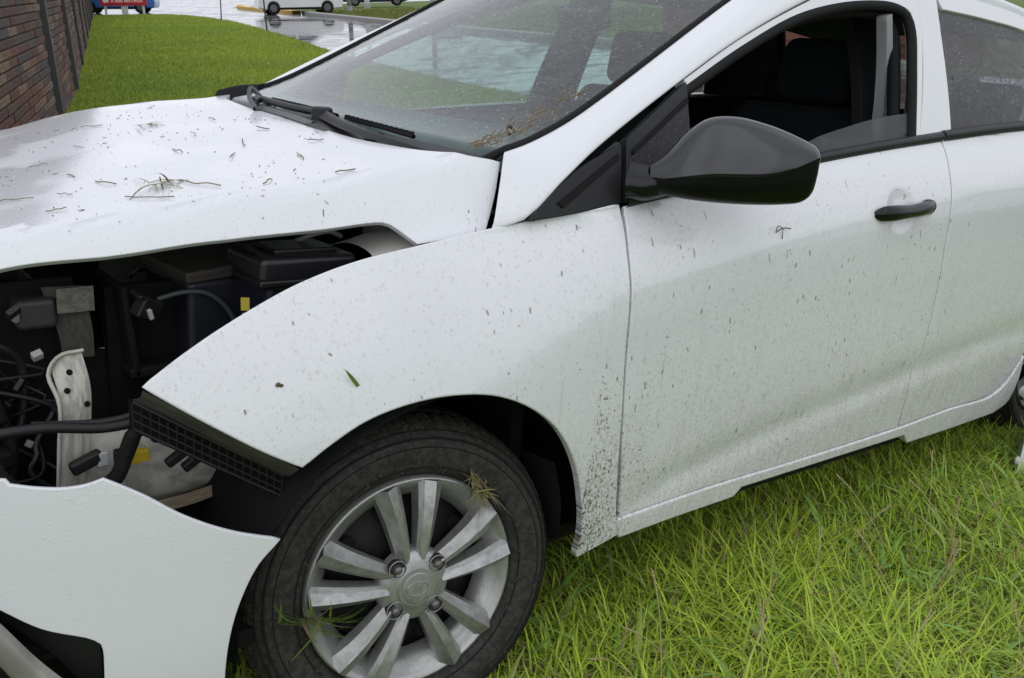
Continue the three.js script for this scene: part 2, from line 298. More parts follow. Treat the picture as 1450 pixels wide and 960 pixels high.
const water = phys([1, 1, 1], 0.02, { transmission: 1, thickness: 0.01, ior: 1.33 });

// ---------------------------------------------------------------- car: body surfaces (car frame: x to the rear, y up, z to its left side)
const belt = mono([-0.8, -0.43, 0.177, 0.453, 1.048, 1.551, 2.2, 3], [0.76, 0.80, 0.872, 0.906, 0.98, 1.02, 1.055, 1.09]);
const zMax = mono([-0.8, -0.6, -0.43, -0.2, 0, 0.25, 1, 2, 2.6, 3], [0.54, 0.67, 0.76, 0.815, 0.84, 0.844, 0.846, 0.846, 0.84, 0.80]);
const dTop = mono([0, 0.025, 0.06, 0.1, 0.14, 0.2, 0.3], [0.084, 0.062, 0.038, 0.018, 0.006, 0.001, 0]);
const kTop = mono([-0.8, -0.2, 0, 0.45, 3], [1.7, 1.6, 1.6, 1.02, 1]), kT = mono([-0.8, 0, 0.45, 3], [2.1, 2, 1.05, 1]);
const yCrease = mono([0.3, 0.5, 0.75, 1.1, 1.54, 2.1, 3], [0.27, 0.30, 0.345, 0.385, 0.42, 0.46, 0.5]);
const dLow = mono([0.12, 0.2, 0.3, 0.42, 0.55, 0.7], [0.06, 0.042, 0.026, 0.012, 0.003, 0]);
function sideZ(x, y) {
  const u = y - yCrease(x), a = 0.0075 * clamp((x - 0.42) / 0.2), g = Math.max(0, 1 - ((x - 1.315) / 0.066) ** 2 - ((y - 0.868) / 0.058) ** 2);
  return zMax(x) - dTop(Math.max(0, belt(x) - y) / kT(x)) * kTop(x) - dLow(y) - a * Math.exp(-((u / (u > 0 ? 0.045 : 0.03)) ** 2)) - 0.010 * sm(clamp(g));
}
const cabZ = (x, y) => { const d = y - belt(x); return 0.762 - 0.33 * d - 0.25 * d * d; };
const hBase = mono([-0.9, -0.8, -0.55, -0.41, -0.22, -0.06, 0.06, 0.2, 0.3], [0.77, 0.80, 0.862, 0.888, 0.922, 0.944, 0.968, 0.996, 1.012]);
const hEdge = mono([-0.8, -0.58, -0.44, -0.29, -0.1, 0.19, 0.3], [0.35, 0.455, 0.507, 0.54, 0.56, 0.60, 0.615]);
const hTwist = mono([-0.9, -0.35, -0.1, 0.2, 0.3], [0, 0.012, 0.03, 0, -0.004]);
function hoodY(x, z) {
  let y = hBase(x) + hTwist(x) * clamp(0.5 - z / 1.2) + 0.01 * (1 - Math.min(1, (z / 0.6) ** 2));
  const w = Math.abs(z) - hEdge(x);
  if (w > 0) y -= w < 0.085 ? 0.10 * (w / 0.085) ** 1.5 : 0.10 + (w - 0.085) * 1.76;
  return y;
}
const bumpZ0 = mono([-0.9, -0.78, -0.72, -0.62, -0.5, -0.35, -0.22, -0.1], [0.2, 0.48, 0.575, 0.675, 0.735, 0.782, 0.80, 0.81]);
const bumpZ = (x, y) => bumpZ0(x) - 0.35 * Math.max(0, y - 0.42) ** 2 - 0.5 * Math.max(0, 0.3 - y) ** 2;
const V = (x, y, z) => new THREE.Vector3(x, y, z);
const onSide = (dz = 0, s = 1) => (s > 0 ? (u, v) => V(u, v, sideZ(u, v) + dz) : (u, v) => V(-u, v, -sideZ(-u, v) - dz));
const onCab = (dz = 0, s = 1) => (s > 0 ? (u, v) => V(u, v, cabZ(u, v) + dz) : (u, v) => V(-u, v, -cabZ(-u, v) - dz));
const onHood = (u, v) => V(v, hoodY(v, u), u);

const car = thing('damaged_car', 'white hatchback with crumpled front end, loose bumper and mud-splashed side', 'car');
car.rotation.z = ROLL; car.updateMatrixWorld(true);
const world = (x, y, z) => V(x, y, z).applyMatrix4(car.matrixWorld);
const P = (name, segs, map, mat, o = {}, parent = car) => part(parent, name, panelGeo(outline(segs), map, { uv: uvSide, ...o }), mat);

// hood
{
  const left = [[-0.95, 0.30], [-0.78, 0.42], [-0.68, 0.468], [-0.565, 0.508], [-0.43, 0.56], [-0.28, 0.596], [-0.11, 0.622], [-0.025, 0.636], [0.008, 0.645], [0.035, 0.663], [0.052, 0.676]];
  const sw = a => a.map(p => [p[1], p[0]]);
  const segs = [sw(left), sw([[0.052, 0.676], [0.115, 0.688], [0.176, 0.70]]), sw([[0.176, 0.70], [0.215, 0.672], [0.245, 0.642]]),
    sw([[0.245, 0.642], [0.18, 0.606], [0.146, 0.542], [0.127, 0.448], [0.114, 0.335], [0.119, 0.175], [0.135, 0], [0.15, -0.18], [0.168, -0.36], [0.195, -0.5], [0.245, -0.60]]),
    sw([[0.245, -0.60], [0.2, -0.66], [0.05, -0.65], [-0.28, -0.596], [-0.43, -0.56], [-0.565, -0.508], [-0.78, -0.42], [-0.95, -0.30]]), sw([[-0.95, -0.30], [-0.99, 0], [-0.95, 0.30]])];
  P('hood', segs, onHood, hoodPaint, { uv: uvHood, step: 0.03, depth: 0.012, r: 0.002 });
}
// left front fender, doors, sill
const FT = [[-.424, .676], [-.367, .714], [-.301, .751], [-.209, .793], [-.138, .817], [-.064, .835], [.042, .851], [.155, .869], [.233, .880], [.320, .892], [.444, .907]];
const FA = [[.381, .205], [.379, .271], [.356, .360], [.320, .446], [.264, .524], [.192, .580], [.117, .612], [.036, .623], [-.043, .620], [-.116, .603], [-.175, .574], [-.223, .543]];
const fender = P('front_fender', [FT, [[.444, .907], [.432, .863], [.421, .815], [.413, .674], [.427, .499], [.449, .353], [.469, .271], [.484, .226]], [[.484, .226], [.431, .215], [.381, .205]], FA, [[-.223, .543], [-.281, .577], [-.345, .620], [-.424, .676]]], onSide(), paint, { depth: 0.018, r: 0.004 });
const door = P('front_door', [[[.480, .273], [.438, .496], [.424, .671], [.431, .815], [.443, .862], [.458, .905]], [[.458, .905], [.684, .933], [1.042, .973], [1.311, .999], [1.578, 1.021]],
  [[1.578, 1.021], [1.545, .92], [1.538, .80], [1.546, .67], [1.546, .475], [1.530, .376], [1.545, .258]], [[1.545, .258], [1.119, .264], [.746, .277], [.480, .273]]], onSide(), paint, { step: 0.009 });
const rdoor = P('rear_door', [[[1.555, .258], [1.540, .376], [1.556, .475], [1.556, .67], [1.548, .80], [1.555, .92], [1.588, 1.022]], [[1.588, 1.022], [1.828, 1.038], [2.027, 1.049], [2.42, 1.068]],
  [[2.42, 1.068], [2.44, .9], [2.40, .74], [2.29, .62], [2.226, .46], [2.206, .374]], [[2.206, .374], [2.139, .299], [2.063, .262], [1.802, .262], [1.555, .258]]], onSide(), paint);
P('rear_quarter', [[[2.43, 1.068], [2.45, .9], [2.41, .745]], [[2.41, .745], [2.56, .66], [2.75, .60], [2.88, .46], [2.93, .25]], [[2.93, .25], [3.0, .3]], [[3.0, .3], [3.02, .7], [2.98, 1.09]], [[2.98, 1.09], [2.7, 1.08], [2.43, 1.068]]], onSide(), paint);
P('sill', [[[.478, .264], [.750, .266], [1.124, .254], [1.570, .246], [1.825, .25], [2.09, .246], [2.165, .283], [2.213, .36]], [[2.213, .36], [2.235, .28], [2.228, .205], [2.15, .178]], [[2.15, .178], [1.865, .182], [1.639, .188]],
  [[1.639, .188], [1.601, .222]], [[1.601, .222], [1.193, .234], [.879, .243]], [[.879, .243], [.858, .222]], [[.858, .222], [.649, .224], [.493, .222]], [[.493, .222], [.478, .264]]], onSide(0.004), paint, { depth: 0.03, r: 0.006, step: 0.02 });
P('sill_underside', [[[.5, .262], [1.2, .252], [2.15, .25]], [[2.15, .25], [2.14, .17]], [[2.14, .17], [1.62, .178], [.9, .2], [.5, .21]], [[.5, .21], [.5, .262]]], onSide(-0.03), black);
P('door_jamb', [[[.36, .89], [1.0, .96], [2.4, 1.05]], [[2.4, 1.05], [2.3, .7], [2.2, .28]], [[2.2, .28], [1.2, .25], [.42, .25]], [[.42, .25], [.40, .6], [.36, .89]]], onSide(-0.035), black, { edge: false, step: 0.06 });

// cabin side: pillar, frames, glass
const PA = [[.253, .996, .645], [.307, 1.009, .640], [.409, 1.045, .628], [.507, 1.092, .617], [.611, 1.146, .604], [.744, 1.216, .587], [.924, 1.310, .566], [1.06, 1.372, .552]];
const PC2 = [[.178, .874], [.228, .890], [.322, .959], [.419, 1.017], [.685, 1.150], [.858, 1.228], [1.107, 1.321], [1.30, 1.38]];
for (const s of [1, -1]) {
  const A = PA.map(p => [p[0], p[1], p[2] * s]), C = PC2.map((p, i) => [p[0], p[1], (i === 0 ? 0.718 : i === 1 ? 0.742 : cabZ(p[0], p[1])) * s]);
  const B = A.map((p, i) => { const q = C[i], k = i === 0 ? 0.006 : 0.014; return [(p[0] + q[0]) / 2 - k * 0.35, (p[1] + q[1]) / 2 + k * 0.75, (p[2] + q[2]) / 2 + s * k * 0.9]; });
  const D = C.map(p => [p[0] + 0.004, p[1] - 0.006, p[2] - s * 0.02]), E2 = A.map(p => [p[0] + 0.006, p[1] - 0.012, p[2] - s * 0.004]);
  part(car, 'windshield_pillar', loft(s > 0 ? [E2, A, B, C, D] : [D, C, B, A, E2], 40, 20, { uv: uvSide }), paint);
  part(car, 'pillar_trim', loft([E2, B, D].map(r => r.map(p => [p[0] + 0.03, p[1] - 0.03, p[2] - s * 0.03])), 30, 8), black);
  part(car, 'windshield_seal', tube([[A[0][0] - 0.05, A[0][1] - 0.03, A[0][2] - s * 0.02], ...A].map(p => [p[0] + 0.004, p[1] + 0.001, p[2] - s * 0.012]), 0.0075, 6, 40), rubber);
}
const FU = [[.490, 1.030], [.684, 1.143], [.857, 1.222], [1.105, 1.314], [1.30, 1.372], [1.6, 1.40]];
{
  const frame = P('window_frame', [[[.676, 1.139], [.857, 1.222], [1.105, 1.314], [1.30, 1.372], [1.6, 1.395]], [[1.6, 1.395], [1.585, 1.3], [1.545, 1.19], [1.478, 1.012]], [[1.478, 1.012], [1.468, 1.012]], [[1.468, 1.012], [1.524, 1.190], [1.556, 1.293], [1.551, 1.333], [1.507, 1.347]], [[1.507, 1.347], [1.330, 1.341], [1.097, 1.297], [.881, 1.218], [.680, 1.126]], [[.680, 1.126], [.676, 1.139]]], onCab(-0.003), plainPaint, { depth: 0.03 }, door);
  const seal = [[.66, 1.11], [.881, 1.208], [1.097, 1.286], [1.33, 1.33], [1.49, 1.336], [1.538, 1.32], [1.544, 1.285], [1.512, 1.19], [1.458, 1.02]];
  part(door, 'window_seal', tube(seal.map(p => [p[0], p[1], cabZ(...p) - 0.012]), 0.013, 6, 60), rubber);
  part(door, 'inner_seal', tube(seal.map(p => [p[0] - 0.022, p[1] - 0.018, cabZ(...p) - 0.045]), 0.016, 6, 60), black);
  part(door, 'window_glass', panelGeo(outline([[[.95, .955], [1.036, 1.013], [1.204, 1.052], [1.370, 1.077], [1.527, 1.089]], [[1.527, 1.089], [1.50, .98]], [[1.50, .98], [1.25, .96], [.95, .93]], [[.95, .93], [.95, .955]]]), onCab(-0.016), { edge: false, uv: uvSide }), wetGlass);
  part(door, 'belt_moulding', loft([[0.012, 0.004], [0.016, 0.010], [0.016, 0.022], [0.004, 0.028], [-0.012, 0.024]].map(([o, h]) => curve([[.46, .906], [.684, .934], [1.042, .974], [1.311, 1.0], [1.58, 1.022]], 0, 16).map(p => [p[0], p[1] + h - 0.006, 0.752 + o])), 30, 8), satin);
  part(rdoor, 'belt_moulding', loft([[0.014, 0.004], [0.018, 0.010], [0.018, 0.024], [0.004, 0.030], [-0.012, 0.026]].map(([o, h]) => curve([[1.588, 1.023], [1.828, 1.039], [2.027, 1.05], [2.42, 1.069]], 0, 16).map(p => [p[0], p[1] + h - 0.006, 0.752 + o])), 30, 8), satin);
  P('mirror_sail', [[[.462, .915], [.488, 1.026]], [[.488, 1.026], [.672, 1.134]], [[.672, 1.134], [.662, 1.076], [.645, .938]], [[.645, .938], [.55, .925], [.462, .915]]], onCab(0.002), satin, { depth: 0.02 }, door);
  beads(door, 420, () => { const x = rr(.49, .66), y = rr(.94, 1.0 + (x - .49) * .6); return [x, y, cabZ(x, y) + 0.0025, 0, 0.3, 0.95]; }, 0.0008, 0.0024, waterThin);
  P('corner_trim', [[[.235, .892], [.340, .962], [.474, 1.016]], [[.474, 1.016], [.452, .914]], [[.452, .914], [.34, .9], [.235, .892]]], onCab(-0.004), satin, { depth: 0.01 });
  P('trim_rib', [[[.30, .918], [.46, 1.0]], [[.46, 1.0], [.462, .992]], [[.462, .992], [.31, .91]], [[.31, .91], [.30, .918]]], onCab(0.0), black, { depth: 0.006, r: 0.001 });
  P('sail_rib', [[[.494, 1.008], [.664, 1.106]], [[.664, 1.106], [.665, 1.098]], [[.665, 1.098], [.494, 1.0]], [[.494, 1.0], [.494, 1.008]]], onCab(0.006), black, { depth: 0.006, r: 0.001 }, door);
  P('centre_pillar', [[[1.604, 1.40], [1.585, 1.29], [1.545, 1.17], [1.482, 1.014]], [[1.482, 1.014], [1.634, 1.034]], [[1.634, 1.034], [1.651, 1.160], [1.668, 1.282], [1.684, 1.36], [1.695, 1.41]], [[1.695, 1.41], [1.604, 1.40]]], onCab(-0.001), plainPaint, { depth: 0.02 });
  P('centre_pillar_trim', [[[1.455, 1.31], [1.49, 1.2], [1.512, 1.08], [1.515, .98]], [[1.515, .98], [1.538, .98]], [[1.538, .98], [1.535, 1.08], [1.512, 1.2], [1.472, 1.318]], [[1.472, 1.318], [1.455, 1.31]]], (u, v) => V(u, v, 0.63), greyTrim, { depth: 0.03, r: 0.004 });
  P('seat_belt', [[[1.55, 1.30], [1.60, 1.18], [1.615, 1.0]], [[1.615, 1.0], [1.638, 1.0]], [[1.638, 1.0], [1.622, 1.18], [1.566, 1.31]], [[1.566, 1.31], [1.55, 1.30]]], (u, v) => V(u, v, 0.632), greyTrim, { depth: 0.004, r: 0.001 });
  P('centre_pillar_seal', [[[1.52, 1.36], [1.50, 1.2], [1.45, .98]], [[1.45, .98], [1.62, .98]], [[1.62, .98], [1.66, 1.36]], [[1.66, 1.36], [1.52, 1.36]]], onCab(-0.15), black, { depth: 0.03 });
  const RT = [[1.712, 1.352], [1.934, 1.342], [2.168, 1.320], [2.36, 1.26]];
  P('rear_window_frame', [[[1.69, 1.395], [1.95, 1.382], [2.2, 1.352], [2.45, 1.27]], [[2.45, 1.27], [2.42, 1.07]], [[2.42, 1.07], [2.40, 1.07]], [[2.40, 1.07], [2.36, 1.25]], [...RT].reverse(), [[1.712, 1.352], [1.69, 1.395]]], onCab(-0.002), plainPaint, { depth: 0.025 }, rdoor);
  const rg = part(rdoor, 'window_glass', panelGeo(outline([[[1.64, 1.03], [1.672, 1.160], [1.69, 1.283], [1.705, 1.362]], [[1.705, 1.362], [1.934, 1.35], [2.168, 1.328], [2.38, 1.26]], [[2.38, 1.26], [2.41, 1.06]], [[2.41, 1.06], [2.061, 1.045], [1.64, 1.03]]]), onCab(-0.012), { edge: false, uv: uvSide }), wetGlass);
  // rain beads on the rear door glass
  beads(rg, 1500, () => { const x = rr(1.66, 2.3), y = rr(1.06, 1.34); return [x, y, cabZ(x, y) - 0.012, 0, 0.3, 0.95]; }, 0.0018, 0.0055);
}
function beads(parent, n, at, r0, r1, mat = water) {
  const g = new THREE.SphereGeometry(1, 8, 6), im = shade(new THREE.InstancedMesh(g, mat, n)), q = new THREE.Quaternion(), m = new THREE.Matrix4(), up = V(0, 1, 0);
  for (let k = 0; k < n; k++) { const [x, y, z, a, b, c] = at(k), r = r0 + (r1 - r0) * rnd() * rnd(); q.setFromUnitVectors(up, V(a, b, c).normalize()); m.compose(V(x, y, z), q, V(r * rr(0.8, 1.25), r * 0.42, r * rr(0.8, 1.25))); im.setMatrixAt(k, m); }
  im.name = 'water_beads'; im.userData.kind = 'stuff'; parent.add(im); return im;
}
// roof, far side, rear
{
  const rows = []; for (const t of [-1, -0.75, -0.4, 0, 0.4, 0.75, 1]) rows.push([0, 0.2, 0.5, 0.8, 1].map(s => { const x = 1.06 + s * 1.85 - 0.10 * (1 - t * t) * (1 - s), e = 1.375 + 0.05 * Math.sin(s * 2.2) - 0.10 * s * s; return [x, e + 0.055 * (1 - t * t), t * (0.552 + 0.035 * Math.sin(s * 3) - 0.03 * s)]; }));
  part(car, 'roof', loft(rows, 24, 24, { uv: uvSide }), plainPaint);
  part(car, 'headliner', loft(rows.map(r => r.map(p => [p[0] + 0.03, p[1] - 0.035, p[2]])), 12, 12), std([0.02, 0.02, 0.022], 0.95));
  for (const s of [1, -1]) { const r = [[1.20, 1.362, 0.628], [1.5, 1.405, 0.61], [1.9, 1.40, 0.612], [2.3, 1.36, 0.62], [2.6, 1.29, 0.62]]; part(car, 'roof_rail', loft([r.map(p => [p[0], p[1] - 0.012, (p[2] - 0.005) * s]), r.map(p => [p[0], p[1] + 0.012, (p[2] - 0.008) * s]), r.map(p => [p[0], p[1] + 0.02, (p[2] - 0.05) * s])].slice(0, 3)[s > 0 ? 'reverse' : 'slice'](), 24, 8, { uv: uvSide }), plainPaint); }
  const rm = a => a.map(p => [-p[0], p[1]]);
  P('far_side', [rm([[-.3, .86], [.2, .87], [1.0, .96], [2.98, 1.08]]), rm([[2.98, 1.08], [3.0, .3]]), rm([[3.0, .3], [.4, .22]]), rm([[.4, .22], [.36, .36], [.26, .52], [.036, .62], [-.2, .55], [-.3, .5]]), rm([[-.3, .5], [-.3, .86]])], onSide(0, -1), plainPaint, { step: 0.06 });
  P('far_centre_pillar', [rm([[1.5, 1.39], [1.44, .98]]), rm([[1.44, .98], [1.66, .99]]), rm([[1.66, .99], [1.68, 1.39]]), rm([[1.68, 1.39], [1.5, 1.39]])], onCab(-0.01, -1), black);
  P('far_rear_pillar', [rm([[2.3, 1.36], [2.4, 1.05]]), rm([[2.4, 1.05], [2.95, 1.05]]), rm([[2.95, 1.05], [2.7, 1.30]]), rm([[2.7, 1.30], [2.3, 1.36]])], onCab(-0.01, -1), plainPaint, { step: 0.06 });
  P('rear_pillar', [[[2.38, 1.33], [2.43, 1.07]], [[2.43, 1.07], [2.98, 1.09]], [[2.98, 1.09], [2.7, 1.27]], [[2.7, 1.27], [2.38, 1.33]]], onCab(-0.005), plainPaint, { step: 0.06 });
  part(car, 'far_window', panelGeo(outline([rm([[.5, 1.0], [.8, 1.18], [1.15, 1.32], [1.5, 1.38], [2.3, 1.35], [2.42, 1.05]]), rm([[2.42, 1.05], [1.5, .99], [.5, .91]]), rm([[.5, .91], [.5, 1.0]])]), onCab(-0.02, -1), { edge: false, step: 0.06 }), plainGlass);
  part(car, 'far_corner_trim', panelGeo(outline([rm([[.24, .89], [.5, 1.03]]), rm([[.5, 1.03], [.66, 1.12]]), rm([[.66, 1.12], [.66, .93]]), rm([[.66, .93], [.24, .89]])]), onCab(-0.012, -1), { step: 0.06 }), satin);
  part(car, 'tailgate', loft([[[3.02, .3, -.74], [3.08, .6, -.75], [3.02, 1.02, -.70]], [[3.10, .3, 0], [3.16, .6, 0], [3.08, 1.04, 0]], [[3.02, .3, .74], [3.08, .6, .75], [3.02, 1.02, .70]]], 10, 10), plainPaint);
  part(car, 'rear_window', loft([[[3.0, 1.05, -.66], [2.88, 1.33, -.52]], [[3.06, 1.06, 0], [2.92, 1.36, 0]], [[3.0, 1.05, .66], [2.88, 1.33, .52]]], 6, 10), plainGlass);
  part(car, 'floor_pan', box(3.3, 0.03, 1.4, 1.3, 0.2, 0), black);
  part(car, 'firewall', box(0.03, 0.66, 1.36, 0.30, 0.54, 0), black);
}
// windshield, cowl, wipers
{
  const edge = curve(PA.map(p => [p[0] + 0.004, p[1] - 0.004, p[2] - 0.006]), 0, 24), rows = [];
  for (let k = 0; k <= 12; k++) { const t = k / 6 - 1; rows.push(edge.map((p, i) => [p[0] - (0.05 + 0.05 * i / 24) * (1 - t * t), p[1] + 0.012 * (1 - t * t), p[2] * t])); }
  const lo = rows.map(r => { const d = [r[0][0] - r[2][0], r[0][1] - r[2][1], r[0][2] - r[2][2]]; return [[r[0][0] + d[0] * 0.2, r[0][1] + d[1] * 0.2 - 0.012, r[0][2]], ...r]; });
  const ws = part(car, 'windshield', loft(lo, 40, 36), clearGlass);
  const at = (s, t) => { const i = Math.min(23, Math.floor(s * 24)), f = s * 24 - i, a = edge[i], b = edge[i + 1], e = [0, 1, 2].map(k => a[k] + (b[k] - a[k]) * f); return [e[0] - (0.05 + 0.05 * s) * (1 - t * t), e[1] + 0.012 * (1 - t * t), e[2] * t]; };
  part(ws, 'frit_band', loft([...Array(13).keys()].map(k => { const t = k / 6 - 1; return [-0.03, 0, 0.05, 0.085 + 0.03 * t * t].map(s => { const p = at(Math.max(0, s), t); return [p[0] + 0.004 + Math.min(0, s) * 2, p[1] - 0.004 + Math.min(0, s), p[2] * 0.995]; }); }), 6, 36), std([0.02, 0.021, 0.023], 0.5));
  beads(ws, 15000, () => { const t = rr(-0.98, 0.98), s = rr(0.02, 1); const p = at(s, t); return [p[0] - 0.0003, p[1] + 0.0006, p[2], -0.5, 0.86, 0.12 * t]; }, 0.0006, 0.0021, waterThin);
  beads(ws, 5200, () => { const t = rr(-0.98, 0.98), s = rr(0.02, 1); const p = at(s, t); return [p[0] - 0.0003, p[1] + 0.0006, p[2], -0.5, 0.86, 0.12 * t]; }, 0.0005, 0.0015);
  const cow = [...Array(13).keys()].map(k => { const t = k / 6 - 1; const a = at(0, t * 0.99), f = 0.115 + 0.09 * Math.pow(Math.abs(t), 4); return [[f - 0.03, a[1] - 0.06, a[2]], [f + 0.012, a[1] - 0.034, a[2]], [(f + a[0]) / 2 + 0.012, a[1] - 0.028, a[2]], [a[0] + 0.005, a[1] - 0.006, a[2]]]; });
  part(car, 'cowl', loft(cow, 10, 36), std([0.022, 0.022, 0.024], 0.45));
  for (let k = 0; k < 12; k++) { const z = -.2 + k * 0.045; part(car, 'cowl_louvre', box(0.045, 0.007, 0.02, .185, .983, z, 0, 0.3, 0.25, .002), black); }
  part(car, 'cowl_strip', loft([[[.165, .992, -.40], [.142, .998, -.22], [.126, .998, -.02], [.112, .994, .14]], [[.178, 1.002, -.40], [.156, 1.008, -.22], [.142, 1.007, -.02], [.13, 1.0, .14]], [[.20, 1.0, -.40], [.18, 1.003, -.22], [.165, 1.0, -.02], [.15, .99, .14]]], 20, 6), std([0.05, 0.05, 0.052], 0.4));
  part(car, 'cowl_flap', loft([[[.112, .996, .13], [.105, .988, .24], [.10, .978, .33]], [[.165, 1.006, .09], [.16, 1.0, .2], [.145, .985, .33]]], 8, 4), std([0.02, 0.02, 0.022], 0.5));
  part(car, 'cowl_end_cap', loft([[[.20, .985, -.60], [.24, .99, -.585], [.30, 1.0, -.565]], [[.225, 1.012, -.628], [.28, 1.026, -.622], [.34, 1.03, -.61]], [[.26, 1.0, -.655], [.33, 1.02, -.648], [.39, 1.035, -.632]]], 10, 10), black);
  const w1 = sub(car, 'wiper');
  part(w1, 'pivot', flat([box(.035, .034, .04, .165, 1.012, .105, 0, .3, 0, .008), cyl(.013, .016, .03, .165, .995, .105)]), satin);
  part(w1, 'arm', loft([[[.15, 1.008, .11], [.118, .997, .30], [.13, .986, .47], [.16, .972, .58]], [[.165, 1.024, .11], [.132, 1.010, .30], [.14, .997, .47], [.168, .982, .58]], [[.182, 1.010, .11], [.148, .998, .30], [.155, .986, .47], [.18, .97, .58]]], 20, 10), satin);
  part(w1, 'blade', flat([tube([[.215, 1.006, .12], [.205, 1.004, .28], [.195, 1.0, .43]], .0045, 6, 24), ...[...Array(14).keys()].map(k => box(.008, .01, .012, .214 - .0013 * k, 1.009 - .0004 * k, .13 + .022 * k))]), rubber);
  const w2 = sub(car, 'wiper');
  part(w2, 'arm', tube([[.165, 1.02, -.20], [.16, 1.016, -.05], [.168, 1.014, .09]], .008, 6, 20), satin); part(w2, 'blade', tube([[.20, 1.018, -.22], [.205, 1.014, -.05], [.21, 1.008, .09]], .006, 6, 20), rubber);
  part(w2, 'bracket', flat([tube([[.128, 1.0, -.16], [.138, 1.022, -.215], [.158, 1.042, -.25], [.175, 1.022, -.23], [.18, 1.004, -.17], [.150, 1.0, -.15], [.128, 1.0, -.16]], .006, 6, 40), box(.02, .016, .02, .155, 1.018, -.21, .3, .4, .2, .004), box(.014, .012, .016, .163, 1.008, -.18, .3, .4, .8, .003)]), std([0.05, 0.05, 0.052], 0.3));
  part(car, 'dashboard', loft([[[.36, .93, -.66], [.36, .95, 0], [.36, .93, .66]], [[.55, .985, -.68], [.52, .99, 0], [.55, .985, .68]], [[.74, .975, -.69], [.74, .97, 0], [.74, .985, .69]], [[.80, .90, -.69], [.80, .88, 0], [.80, .9, .69]], [[.76, .60, -.68], [.80, .55, 0], [.76, .6, .68]]], 20, 16), std([0.035, 0.037, 0.04], 0.7));
  part(car, 'inspection_sticker', panelStick(at, 0.90, 0.22, 0.10, 0.05), std([0.12, 0.50, 0.42], 0.6));
  part(car, 'paper_sticker', panelStick(at, 0.93, 0.87, 0.1, 0.035), std([0.55, 0.62, 0.58], 0.7));
  function panelStick(at, s, t, w, hgt) { const a = at(s, t), b = at(s, t + w), d = at(s - hgt, t + w), c = at(s - hgt, t), o = p => [p[0] + 0.006, p[1] - 0.004, p[2]]; return loft([[o(a), o(b)], [o(c), o(d)]], 4, 2); }
  part(car, 'rear_view_mirror', flat([box(0.04, 0.06, 0.22, 1.0, 1.27, 0.0, 0, -0.15, 0.3, 0.015), cyl(0.01, 0.012, 0.09, 0.99, 1.325, 0)]), gloss);
}

// wing mirror
{
  const mir = sub(car, 'wing_mirror'), N = V(.488, .962, .785), T = V(.757, .995, .952), ax = T.clone().sub(N).setY(0).normalize(), out = V(-ax.z, 0, ax.x);
  const st = [0, .08, .2, .32, .48, .66, .82, .94, .995, 1.02], top = [.985, 1.005, 1.05, 1.077, 1.083, 1.074, 1.060, 1.046, 1.038, 1.02], bot = [.938, .934, .929, .926, .924, .924, .926, .931, .945, .97], dep = [.02, .045, .072, .088, .09, .085, .072, .058, .045, .006], cr = [.966, .966, .973, .979, .981, .985, .998, 1.014, 1.02, 1.0];
  const ring = [[0, 1, 'back'], [.45, 1, 't'], [.80, .62, 't'], [1, .06, 't'], [1.0, 0, 'c'], [.96, .45, 'b'], [.72, .90, 'b'], [.3, 1.0, 'b'], [0, .96, 'back2']];
  const rows = ring.map(([o, f, k]) => st.map((s, i) => { const c = cr[i], y = k === 'back' ? top[i] - .006 : k === 't' ? c + (top[i] - c) * f : k === 'c' ? c : c + (bot[i] - c) * f; const p = N.clone().lerp(T, s).addScaledVector(out, dep[i] * (o - 0.25)); return [p.x, y, p.z]; }));
  part(mir, 'housing_cap', loft(rows.slice(0, 5), 40, 20), phys([0.007, 0.008, 0.010], 0.14, { clearcoat: 0.6, clearcoatRoughness: 0.05 }));
  part(mir, 'housing_skirt', loft(rows.slice(4), 40, 16, {}), phys([0.004, 0.004, 0.0045], 0.3, { specularIntensity: 0.4 }));
  part(mir, 'mirror_face', loft([rows[0], rows[8]], 40, 4), black);
  part(mir, 'arm', loft([[[.47, .99, .752], [.49, .985, .775], [.52, .985, .79]], [[.44, .955, .775], [.46, .955, .80], [.50, .96, .815]], [[.45, .925, .77], [.47, .925, .795], [.51, .935, .81]], [[.52, .918, .745], [.55, .922, .765], [.57, .93, .78]]], 10, 12), gloss);
  part(mir, 'cap_seam', tube(rows[3].slice(1, 7).map((p, i) => i < 0 ? p : [p[0] - 0.001, p[1] - 0.002, p[2] + 0.001]), 0.0012, 4, 30), black);
}
// door handle in its round recess
{
  const h = sub(door, 'door_handle'), zz = (x, y) => 0.832;
  const x = [1.20, 1.215, 1.25, 1.315, 1.39, 1.43, 1.455], hy = [.864, .866, .867, .868, .871, .874, .874], w = [.006, .016, .019, .016, .017, .014, .003], d = [.006, .022, .034, .038, .034, .024, .004];
  part(h, 'grip', loft([0, 1, 2, 3, 4, 5, 6, 7].map(k => x.map((q, i) => { const a = k / 8 * Math.PI * 2; return [q, hy[i] + w[i] * Math.sin(a), zz(q, hy[i]) + d[i] * 0.62 + d[i] * 0.42 * Math.cos(a)]; })), 28, 24, { close: true }), gloss);
  part(h, 'lock_cover', loft([0, 1, 2, 3, 4, 5].map(k => [1.40, 1.415, 1.44, 1.462].map((q, i) => { const a = k / 6 * Math.PI * 2, s = [.012, .02, .017, .002][i]; return [q, .872 + s * Math.sin(a), zz(q, .872) + .012 + s * 0.7 * Math.cos(a)]; })), 12, 18, { close: true }), gloss);
}
